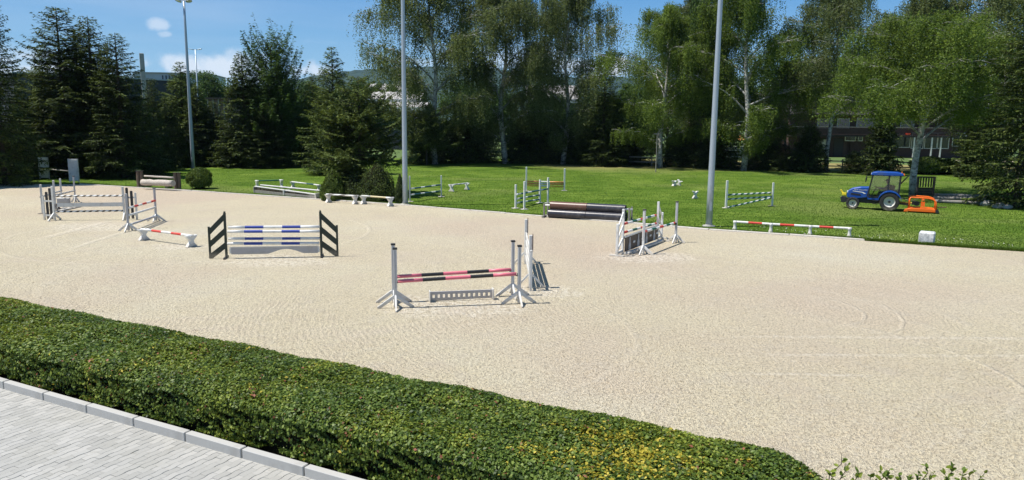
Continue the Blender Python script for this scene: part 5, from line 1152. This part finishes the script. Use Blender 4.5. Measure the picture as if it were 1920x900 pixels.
# ---------------------------------------------------------------- buildings
def win(th, x, y, z, w_, h_, frame='white'):
    mb = MB()
    for s_ in (-1, 1): mb.box((x + s_ * (w_ / 2 - .05), y, z), (.10, .08, h_)); mb.box((x, y, z + s_ * (h_ / 2 - .05)), (w_ - .2, .08, .10))
    f_ = mb.build('window', M[frame], th); mb = MB(); mb.box((x, y + .02, z), (w_ - .2, .02, h_ - .2)); mb.build('pane', M['glass_dark'], f_)
def oriented(u0, Y0, u1, Y1):
    a = at(u0, 300, Y0); b = at(u1, 300, Y1); a.z = b.z = 0; d = b - a; return a, d.length, math.atan2(d.y, d.x)
a, L, ro = oriented(38, 128, 347, 150); zt = hz(60, 131, 130) - .7
th = thing('factory_hall', 'long dark grey factory hall behind the left spruces', 'building', a, ro)
mb = MB(); mb.box((L / 2, 8, zt / 2), (L, 16, zt)); mb.build('wall', M['factory'], th)
npn = int(L / 2.6)
for i in range(npn): mb = MB(); mb.box((L * (i + .5) / npn, -.06, zt / 2), (L / npn - .07, .1, zt - .3)); mb.build('cladding_panel', M['factory'], th)
mb = MB(); mb.box((L / 2, 7.9, zt + .12), (L + .3, 16.6, .24)); mb.build('roof_edge', M['factory_top'], th)
a, L, ro = oriented(262, 170, 399, 172); zt = hz(300, 137, 170)
th = thing('warehouse', 'pale grey warehouse roofline right of the concrete post', 'building', a, ro + .02)
mb = MB(); mb.box((L / 2, 8, zt / 2), (L, 16, zt)); mb.build('wall', M['factory_top'], th)
for i in range(5): mb = MB(); mb.box((L * (.38 + .045 * i), -.08, zt - 1.3), (.22, .1, 1.7)); mb.build('vertical_strip', M['factory'], th)
mb = MB(); mb.box((L / 2, 7.9, zt + .1), (L + .4, 16.6, .2)); mb.build('roof_edge', M['roof_pale'], th)
a, L, ro = oriented(396, 108, 446, 108); zt = hz(420, 186, 108)
th = thing('shed', 'low olive shed with dark roof between spruces right of the left mast', 'building', a, ro)
mb = MB(); mb.box((L / 2, 2, zt / 2), (L, 4, zt)); mb.build('wall', M['brownp'], th); mb = MB(); mb.box((L / 2, 2, zt + .1), (L + .6, 4.8, .2)); mb.build('roof', M['darkwood'], th)
for i in range(6): mb = MB(); mb.box((L * i / 5, -.1, zt / 2), (.16, .16, zt - .01)); mb.build('pillar', M['greywood'], th)
for k, (u0, u1, Y, vr, vm, ve, lb) in enumerate(((672, 765, 170, 157, 171, 176, 'rear pale stepped roof building below the blue hill'), (690, 790, 150, 172, 186, 192, 'middle pale roof building left of the middle mast'), (715, 800, 135, 191, 201, 205, 'nearest white eaved building left of the middle mast'), (985, 1085, 150, 160, 186, 192, 'pale roofed building glimpsed through the weeping birches'))):
    a, L, ro = oriented(u0, Y, u1, Y); zr, zm = hz(u0, vr, Y + 7), hz(u0, vm, Y); th = thing('pale_roofed_hall', lb, 'building', a, ro, 'pale roofed halls')
    mb = MB(); mb.box((L / 2, 7, zm / 2 - .1), (L, 13.6, zm - .2)); mb.build('wall', M['factory'], th)
    nr = int(L / .9)
    for i in range(nr):
        x0, x1 = L * i / nr, L * (i + 1) / nr - .05; z_ = .05 * (i % 2); mb = MB(); mb.add([(x0, -.5, zm - .1 + z_), (x1, -.5, zm - .1 + z_), (x1, 7, zr + z_), (x0, 7, zr + z_), (x0, 14.5, zm - .1 + z_), (x1, 14.5, zm - .1 + z_)] + [(x0, -.5, zm - .25), (x1, -.5, zm - .25)], [(0, 1, 2, 3), (3, 2, 5, 4), (6, 7, 1, 0)]); mb.build('roof_sheet', M['roof_pale'], th, fix=False)
    mb = MB(); mb.box((L / 2, -.62, zm - .3), (L + .2, .2, .7)); mb.build('fascia', M['white'], th)
    for i in range(int(L / 3)): win(th, 1.5 + i * 3, -.02 + .13, zm - 2.2, 2.0, 1.2)
# brown wooden house
YB = 122; a, L, ro = oriented(1478, YB, 1832, YB); th = thing('wooden_house', 'long red brown wooden house with slatted balcony behind the right trees', 'building', a, ro); S_ = 1400 / YB
def bx_(u): return (at(u, 280, YB).x - a.x)
z5, z4, z3, z2 = hz(1600, 214, YB), hz(1600, 238, YB), hz(1600, 254, YB), hz(1600, 266, YB)
mb = MB(); mb.box((L / 2, 4.6, z5 / 2), (L, 8, z5)); mb.build('wall', M['chalet'], th)
mb = MB(); mb.prism([(-.8, -1.0, z5 - .3), (L + .8, -1.0, z5 - .3), (L + .8, 4.6, z5 + 2.2), (-.8, 4.6, z5 + 2.2)], (0, -.05, .22)); mb.build('roof', M['darkwood'], th)
mb = MB(); mb.prism([(-.8, 4.7, z5 + 2.2), (L + .8, 4.7, z5 + 2.2), (L + .8, 10.2, z5 - .3), (-.8, 10.2, z5 - .3)], (0, .05, .22)); mb.build('roof', M['darkwood'], th)
mb = MB(); mb.box((L * .42, -.25, z3 - .1), (L * .86, 1.6, .18)); mb.build('balcony_floor', M['darkwood'], th)
nb_ = 130; mb = MB()
for i in range(nb_): mb.box((L * .86 * (i + .5) / nb_ , -1.02, (z3 + z4) / 2), (.13, .04, z4 - z3 - .15))
o = mb.build('balcony_battens', M['chalet'], th); o['kind'] = 'stuff'
for z in (z3 + .15, z4 - .02): mb = MB(); mb.box((L * .43, -1.08, z), (L * .86, .07, .12)); mb.build('handrail', M['greywood'] if z > 4 else M['chalet'], th)
mb = MB()
for i in range(34): mb.box((bx_(1478) + .2 + i * .10 * 3, .54, z3 / 2 - .1), (.14, .06, z3 - .4)); 
for i in range(14): mb.box((bx_(1586) + i * .26, .54, z2 / 2), (.13, .06, z2 - .1))
o = mb.build('wall_battens', M['chalet'], th); o['kind'] = 'stuff'
for u, v, w_, h_ in ((1598, 260, 2.2, .8), (1612, 260, 1.2, .8), (1545, 231, 2.4, 1.6), (1580, 231, 2.0, 1.6), (1622, 230, 3.0, 1.6), (1660, 231, 2.2, 1.6), (1700, 231, 2.2, 1.6), (1690, 264, 3.2, 2.2), (1722, 264, 2.0, 2.6), (1748, 264, 2.2, 2.6), (1770, 264, 2.0, 2.6), (1800, 262, 2.2, 2.2)): win(th, bx_(u), .52, hz(u, v, YB), w_, h_)
mb = MB(); mb.box((bx_(1574), .53, 1.6), (1.5, .1, 3.0)); mb.build('door', M['darkwood'], th)
for u in (1535, 1546): mb = MB(); mb.box((bx_(u), .5, 2.0), (.8, .12, 1.6)); mb.build('pale_panel', M['render'], th)
for u in (1707, 1740, 1757): mb = MB(); mb.box((bx_(u), -.9, z3 / 2), (.2, .2, z3 - .2)); mb.build('pillar', M['white'], th)
mb = MB(); mb.lathe([(0, .3), (.25, .38), (.26, .3)], (bx_(1692), -1.3, z3 + .2), (0, 0, 1), 10); mb.build('flower_box', M['red'], th)
p0, p1 = at(1690, 293, 118), at(1990, 293, 116); sheet('path', [(p0.x, 112.0), (p1.x, 110), (p1.x, 114.5), (p0.x, 116.0)], .0, M['sand'])
# small things by the pale trunk
a, L, ro = oriented(1352, 116, 1402, 116); th = thing('garden_pavilion', 'low white and orange garden pavilion glimpsed beside the pale crooked trunk', 'building', a, ro); zt = hz(1380, 256, 116)
mb = MB(); mb.box((L / 2, 1.6, zt * .25), (L, 3, zt * .5)); mb.build('wall', M['white'], th)
mb = MB(); mb.prism([(0, -.3, zt * .8), (L * .85, -.3, zt * .8), (L * .85, 1.6, zt), (0, 1.6, zt)], (0, 0, .1)); mb.build('awning', M['orange_rail'], th)
for x_ in (.1, L * .8): mb = MB(); mb.box((x_, -.2, zt * .4), (.09, .09, zt * .8)); mb.build('pillar', M['white'], th)

# ---------------------------------------------------------------- forested hill and the air in front of it
nx, ny = 420, 18; gv = []; x0, x1 = -1500, 1500
prof_u = [(-400, 215), (0, 205), (300, 190), (480, 165), (560, 152), (600, 147), (650, 137), (700, 131), (745, 128), (800, 126), (900, 128), (1000, 138), (1090, 150), (1115, 142), (1150, 146), (1250, 160), (1500, 170), (1800, 180), (2300, 200)]
YH = 3400
for j in range(ny + 1):
    for i in range(nx + 1):
        u = -400 + 2700 * i / nx; vt = np.interp(u, [p[0] for p in prof_u], [p[1] for p in prof_u]); top_ = hz(u, vt, YH)
        f = j / ny; y = YH - 900 + 900 * f if f <= 1 else YH; x = at(u, 200, YH).x
        s_ = math.sin(f * PI / 2) ** 1.3; z = top_ * s_ + 9 * noise.noise(Vector((x / 22, y / 22, 0))) * s_ + 10 * noise.noise(Vector((x / 130, y / 130, 5))) * s_
        gv.append((x, y, z - 1))
mb = MB(); mb.add(gv, [(j * (nx + 1) + i, j * (nx + 1) + i + 1, (j + 1) * (nx + 1) + i + 1, (j + 1) * (nx + 1) + i) for j in range(ny) for i in range(nx)])
mb.add([(gv[i][0], YH + 300, -1) for i in (ny * (nx + 1), ny * (nx + 1) + nx)], [])
mb.build('forested_hill', M['hill'], fix=False)['kind'] = 'structure'

# ---------------------------------------------------------------- tractor, mower, driver
ga, gf = G(1666, 396), G(1602, 392.5); fwd = (gf - ga); yaw = math.atan2(fwd.y, fwd.x); q90 = Vector((math.cos(yaw + PI / 2), math.sin(yaw + PI / 2), 0))
org = ga - q90 * .75                         # near wheels stand on +y
tk = thing('tractor', 'small blue tractor with closed cab mowing the lawn', 'tractor', org, yaw)
def ex(name, poly, y0, y1, m_, parent=tk, bevel=0): mb = MB(); mb.prism([(x, y0, z) for x, z in poly], (0, y1 - y0, 0)); return mb.build(name, M[m_] if isinstance(m_, str) else m_, parent, bevel=bevel)
ex('hood', [(1.12, .74), (1.12, 1.36), (1.6, 1.35), (2.05, 1.26), (2.28, 1.12), (2.36, .92), (2.34, .66), (1.9, .60), (1.5, .66)], -.30, .30, 'tblue', bevel=.05)
ex('grille', [(2.30, .70), (2.30, 1.02), (2.375, .92), (2.375, .70)], -.2, .2, 'black')
for s_ in (-1, 1):
    mb = MB(); mb.box((2.335, s_ * .2, 1.02), (.07, .16, .10)); mb.build('headlight', M['lamp_glass'], tk, bevel=.01)
    ex('side_vent', [(1.55, .80), (1.62, .92), (2.12, .96), (2.16, .86)], s_ * .305, s_ * .312, 'black')
    ex('white_stripe', [(1.30, .94), (1.45, 1.04), (2.05, 1.10), (2.06, 1.07), (1.52, 1.0), (1.42, .93)], s_ * .303, s_ * .314, 'white')
ex('chassis', [(-.35, .42), (-.35, .80), (1.3, .80), (1.3, .66), (2.25, .60), (2.25, .42), (1.2, .36)], -.2, .2, 'black', bevel=.01)
ex('cab_floor', [(-.45, .70), (-.45, .92), (.3, .96), (.45, .74), (1.2, .74), (1.2, .62), (.3, .60)], -.52, .52, 'tblue', bevel=.01)
# roof
ex('cab_roof', [(-.66, 2.10), (-.62, 2.22), (-.3, 2.30), (.75, 2.31), (1.02, 2.26), (1.12, 2.14), (1.06, 2.09)], -.56, .56, 'tblue', bevel=.03)
cp = {'a': ((1.22, .80), (1.00, 2.10)), 'b': ((.14, .92), (.10, 2.10)), 'c': ((-.46, .95), (-.50, 2.10))}
for s_ in (-1, 1):
    for k_, (p, q) in cp.items(): mb = MB(); mb.beam((p[0], s_ * .50, p[1]), (q[0], s_ * .50, q[1]), .085, .065); mb.build('cab_pillar', M['black'], tk)
    ex('cab_door_sill', [(.2, .74), (.2, .84), (1.16, .84), (1.16, .74)], s_ * .49, s_ * .53, 'black')
    mb = MB(); mb.add([(.17, s_ * .503, .88), (1.17, s_ * .503, .88), (.98, s_ * .503, 2.07), (.13, s_ * .503, 2.07)], [(0, 1, 2, 3)]); mb.build('side_window', M['glass'], tk, fix=False)
    mb = MB(); mb.add([(-.43, s_ * .503, 1.0), (.10, s_ * .503, 1.0), (.07, s_ * .503, 2.07), (-.47, s_ * .503, 2.07)], [(0, 1, 2, 3)]); mb.build('rear_side_window', M['glass'], tk, fix=False)
    mb = MB(); mb.beam((1.05, s_ * .52, 1.95), (1.35, s_ * .80, 1.98), .025, .025); mb.build('mirror_arm', M['black'], tk); mb = MB(); mb.box((1.36, s_ * .82, 1.82), (.06, .16, .28)); mb.build('mirror', M['black'], tk, bevel=.02)
    mb = MB(); mb.box((1.08, s_ * .42, 2.16), (.07, .16, .07)); mb.build('roof_light', M['lamp_glass'], tk); mb = MB(); mb.box((-.66, s_ * .42, 2.17), (.08, .14, .07)); mb.build('rear_light', M['amber'], tk)
mb = MB(); mb.add([(1.20, -.48, .95), (1.20, .48, .95), (1.01, .48, 2.07), (1.01, -.48, 2.07)], [(0, 1, 2, 3)]); mb.build('windscreen', M['glass'], tk, fix=False)
mb = MB(); mb.box((-.72, 0, 1.86), (.03, .9, .62), Matrix.Rotation(R(-38), 3, 'Y')); o = mb.build('open_rear_window', M['glass_dark'], tk, bevel=.008)
mb = MB(); mb.lathe([(0, .035), (.09, .035), (.09, 0)], (-.55, 0, 2.25), (0, 0, 1), 10); mb.build('beacon', M['amber'], tk)
def wheel(x, y, r_, w_, rim, nl, s_):
    c = (x, y, r_); mb = MB(); mb.lathe([(-w_ * .42, rim), (-w_ * .5, rim + .05), (-w_ * .5, r_ * .88), (-w_ * .40, r_ * .965), (w_ * .40, r_ * .965), (w_ * .5, r_ * .88), (w_ * .5, rim + .05), (w_ * .42, rim)], c, (0, 1, 0), 36)
    for k in range(nl):
        for t_ in (-1, 1):
            a_ = 2 * PI * (k + (.5 if t_ > 0 else 0)) / nl; ca, sa = math.cos(a_), math.sin(a_); e1 = Vector((ca, 0, sa)); e2 = Vector((-sa, 0, ca)); p = Vector(c) + e1 * r_ * .97
            mb.beam(p + Vector((0, t_ * w_ * .03, 0)), p - e2 * .06 + Vector((0, t_ * w_ * .46, 0)) - e1 * .02, .03, .035, up=e1)
    wh = mb.build('wheel', M['rubber'], tk)
    mb = MB(); mb.lathe([(-w_ * .42, rim + .004), (-w_ * .3, rim * .93), (-w_ * .05, rim * .80), (w_ * .12 * s_, rim * .35), (w_ * .12 * s_, 0)], c, (0, 1, 0), 28); mb.lathe([(w_ * .42, rim + .004), (w_ * .3, rim * .93), (w_ * .05, rim * .80), (w_ * .1, rim * .3), (w_ * .1, 0)], c, (0, 1, 0), 28); mb.build('rim', M['cream'], wh, smooth=True)
    for s2 in (-1, 1): mb = MB(); mb.lathe([(0, rim * .26), (s2 * .10, rim * .22), (s2 * .10, 0)], (x, y + s2 * w_ * .1, r_), (0, 1, 0), 12); mb.build('hub', M['steel_dark'], wh)
for s_ in (-1, 1): wheel(0, s_ * .68, .56, .33, .31, 16, s_); wheel(1.99, s_ * .62, .37, .24, .215, 14, s_)
for s_ in (-1, 1):
    mb = MB(); n = 12; pts = []
    for k in range(n + 1):
        a_ = R(12) + (R(168) - R(12)) * k / n; pts.append((math.cos(a_) * .64, math.sin(a_) * .66 + .56))
    for k in range(n):
        (x0, z0), (x1_, z1) = pts[k], pts[k + 1]; ya, yb = s_ * .46, s_ * .86
        mb.add([(x0, ya, z0), (x1_, ya, z1), (x1_, yb, z1 - .0), (x0, yb, z0 - .0), (x0 * .95, ya, z0 - .03), (x1_ * .95, ya, z1 - .03), (x1_ * .95, yb, z1 - .03), (x0 * .95, yb, z0 - .03), (x0, yb + s_ * .004, z0 - .07), (x1_, yb + s_ * .004, z1 - .07)], [(0, 1, 2, 3), (7, 6, 5, 4), (3, 2, 9, 8), (0, 3, 7, 4), (1, 5, 6, 2)])
    mb.build('mudguard', M['tblue'], tk, fix=False)
mb = MB(); mb.tube((1.99, -.6, .37), (1.99, .6, .37), .06, n=8); mb.tube((0, -.6, .56), (0, .6, .56), .10, n=8); mb.build('axle', M['steel_dark'], tk)
for k in range(2): mb = MB(); mb.box((.75, .56, .38 + k * .2), (.34, .16, .03)); mb.build('step', M['steel_dark'], tk)
ex('front_linkage', [(2.3, .42), (2.3, .60), (2.62, .72), (2.72, .66), (2.66, .36), (2.5, .34)], -.24, .24, 'steel_dark', bevel=.01)
for k in range(4): mb = MB(); mb.box((2.52, -.165 + k * .11, .52), (.20, .09, .34)); mb.build('front_weight', M['black'], tk, bevel=.015)
mb = MB(); mb.beam((2.45, .1, .72), (2.74, .1, 1.12), .07, .09); mb.box((2.52, .12, .86), (.24, .22, .14)); mb.build('yellow_coupler', worn('yellow_machine_paint', (.8, .62, .03)), tk, bevel=.01)
mb = MB(); mb.beam((.05, 0, 1.0), (.42, 0, 1.0), .42, .12); mb.beam((.02, 0, 1.05), (-.06, 0, 1.52), .42, .10); mb.build('seat', M['black'], tk, bevel=.03)
mb = MB(); mb.beam((1.0, 0, .85), (.78, 0, 1.28), .05, .05); ax_ = Vector((-.45, 0, .89)); 
for k in range(16):
    def rp_(k_): a_ = 2 * PI * k_ / 16; x_ = Vector((0, 1, 0)); y_ = ax_.cross(x_).normalized(); return Vector((.74, 0, 1.34)) + (x_ * math.cos(a_) + y_ * math.sin(a_)) * .18
    mb.tube(rp_(k), rp_(k + 1), .015, n=6)
mb.build('steering_wheel', M['black'], tk)
tx = bpy.data.curves.new('lettering', 'FONT'); tx.body = 'NEW HOLLAND'; tx.size = .10; tx.extrude = .002; to = bpy.data.objects.new('lettering', tx); C.objects.link(to)
dg = bpy.context.evaluated_depsgraph_get(); me = bpy.data.meshes.new_from_object(to.evaluated_get(dg)); bpy.data.objects.remove(to); me.materials.clear(); me.materials.append(M['white'])
o = meshobj('lettering', me, tk); o.rotation_euler = (R(90), 0, PI); o.location = (1.98, .308, 1.13)
# mower
mw = thing('flail_mower', 'orange mower deck with rounded guard hoop hitched behind the blue tractor', 'mower', org, yaw); mw.scale = (1, 1, .88)
def exm(name, poly, y0, y1, m_, bevel=0): return ex(name, poly, y0, y1, m_, mw, bevel)
exm('deck', [(-1.00, .08), (-1.00, .24), (-1.15, .29), (-1.35, .29), (-2.15, .29), (-2.42, .25), (-2.46, .08)], -.55, .78, 'orange', .015)
exm('skid', [(-.80, .04), (-.84, .20), (-1.02, .24), (-1.02, .06)], .5, .80, 'orange', .01)
for y_ in (.70, -.45):
    pts = [(-1.06, y_, .30), (-1.06, y_, .92), (-1.12, y_, .99), (-1.22, y_, 1.01), (-2.05, y_, .99), (-2.28, y_, .92), (-2.42, y_, .76), (-2.46, y_, .58), (-2.46, y_, .25)]
    mb = MB(); mb.path(pts, .048, 8); mb.build('guard_hoop', M['orange'], mw, smooth=True)
mb = MB(); mb.tube((-2.52, -.6, .14), (-2.52, .78, .14), .10, n=12); mb.build('rear_roller', M['steel_dark'], mw)
mb = MB(); mb.box((-1.78, .25, .56), (.20, .22, .30)); mb.lathe([(0, .10), (.12, .07), (.14, 0)], (-1.78, .25, .80), (0, 0, 1), 10); mb.build('gearbox', M['orange'], mw, bevel=.01)
mb = MB(); mb.box((-1.35, .3, .60), (.3, .3, .24)); mb.lathe([(0, .16), (.08, .16), (.08, 0)], (-1.45, .5, .6), (0, 1, 0), 14); mb.build('pulley', M['black'], mw)
mb = MB(); mb.path([(-1.75, .5, .85), (-1.55, .55, .95), (-1.3, .5, .8), (-1.1, .4, .75), (-.6, .2, .85)], .02, 6); mb.build('hose', M['black'], mw)
for y_ in (-.3, .3): mb = MB(); mb.beam((-.30, y_ * .8, .50), (-1.1, y_, .44), .05, .08); mb.build('link_arm', M['steel_dark'], mw)
mb = MB(); mb.beam((-.35, 0, .92), (-1.15, 0, .80), .05, .05); mb.build('top_link', M['steel_dark'], mw)
mb = MB(); mb.tube((-.3, 0, .6), (-1.3, .1, .58), .05, n=8); mb.build('drive_shaft', M['yellowp'], mw)
mb = MB(); mb.beam((-2.5, .6, .42), (-3.0, .62, .46), .05, .06); mb.build('rear_arm', M['brownp'], mw)
# driver: one skinned body, seated, hands on the wheel
def person(label, loc, yaw_):
    th = thing('person', label, 'person', loc, yaw_)
    V = []; E = []; Rr = []
    def add(p, r_, par=None):
        V.append(p); Rr.append(r_)
        if par is not None: E.append((par, len(V) - 1))
        return len(V) - 1
    pel = add((.16, 0, 1.12), .15); wa = add((.13, 0, 1.28), .13, pel); ch = add((.12, 0, 1.46), .155, wa); nk = add((.13, 0, 1.60), .06, ch); hb_ = add((.16, 0, 1.70), .085, nk); ht_ = add((.17, 0, 1.80), .095, hb_); add((.16, 0, 1.87), .06, ht_); add((.255, 0, 1.745), .018, hb_)
    for s_ in (-1, 1):
        sh = add((.13, s_ * .19, 1.54), .065, ch); el = add((.32, s_ * .25, 1.33), .048, sh); wr = add((.56, s_ * .18, 1.36), .034, el); pm_ = add((.64, s_ * .165, 1.38), .036, wr)
        for f in range(4): k1 = add((.70, s_ * (.135 + .018 * f), 1.40 - .01 * f), .011, pm_); k2 = add((.735, s_ * (.135 + .018 * f), 1.37 - .01 * f), .010, k1)
        t1 = add((.67, s_ * .12, 1.40), .012, pm_)
        hp = add((.22, s_ * .10, 1.09), .105, pel); kn_ = add((.60, s_ * .15, 1.10), .075, hp); an = add((.70, s_ * .15, .78), .05, kn_); add((.86, s_ * .16, .76), .045, an)
    me = bpy.data.meshes.new('body'); me.from_pydata(V, E, []); o = meshobj('body', me, th); md = o.modifiers.new('skin', 'SKIN'); sv = me.skin_vertices[0].data
    for i, r_ in enumerate(Rr): sv[i].radius = (r_, r_)
    sv[0].use_root = True; ss_ = o.modifiers.new('sub', 'SUBSURF'); ss_.levels = 1; ss_.render_levels = 1
    m_ = mat('driver_clothes_and_skin', (.1, .1, .1), .85); t = NT(m_); c_ = t.new('ShaderNodeTexCoord'); s3 = t.new('ShaderNodeSeparateXYZ'); t.l.new(c_.outputs['Object'], s3.inputs[0])
    head = t.math('GREATER_THAN', s3.outputs[2], 1.615); hand = t.math('GREATER_THAN', t.math('SUBTRACT', s3.outputs[0], t.math('MULTIPLY', t.math('LESS_THAN', s3.outputs[2], 1.28), 9)), .54)
    legs = t.math('LESS_THAN', s3.outputs[2], 1.2)
    t.color(t.mix(t.math('MAXIMUM', head, hand), t.mix(legs, (.05, .075, .11), (.02, .03, .06)), (.42, .24, .17))); o.data.materials.append(m_)
    mb = MB(); mb.lathe([(0, .115), (.05, .115), (.10, .095), (.13, .04), (.132, 0)], (.17, 0, 1.80), (0, 0, 1), 14); mb.prism([(.25, -.07, 1.81), (.36, -.05, 1.80), (.36, .05, 1.80), (.25, .07, 1.81)], (0, 0, .015)); mb.build('cap', M['shirt'], th, smooth=False)
    for s_ in (-1, 1):
        mb = MB(); mb.lathe([(0, .006), (.006, .013), (.012, 0)], (.248, s_ * .035, 1.775), (1, 0, 0), 8); mb.build('eye', M['black'], th)
        mb = MB(); mb.box((.16, s_ * .098, 1.755), (.03, .012, .055)); mb.build('ear', M['skin'], th)
    mb = MB(); mb.box((.243, 0, 1.70), (.01, .045, .010)); mb.build('mouth', M['red'], th)
    return th
person('driver in dark blue clothes and cap seated in the blue tractor cab', org + Vector((0, 0, -.05)), yaw)
mb = MB(); mb.box((0, 2050, 149), (9800, 4900, 302)); hzo = mb.build('haze', []); hzo['kind'] = 'stuff'; hzo['label'] = 'thin blue summer haze filling the air to the hills'
m = bpy.data.materials.new('haze_air'); m.use_nodes = True; t = NT(m)
for n in list(t.n):
    if n.type == 'BSDF_PRINCIPLED': t.n.remove(n)
pv = t.new('ShaderNodeVolumePrincipled'); pv.inputs['Color'].default_value = (.50, .68, 1, 1); pv.inputs['Density'].default_value = HAZE; pv.inputs['Anisotropy'].default_value = 0.0
t.l.new(pv.outputs[0], t.n['Material Output'].inputs['Volume']); hzo.data.materials.append(m)
#@@PART4
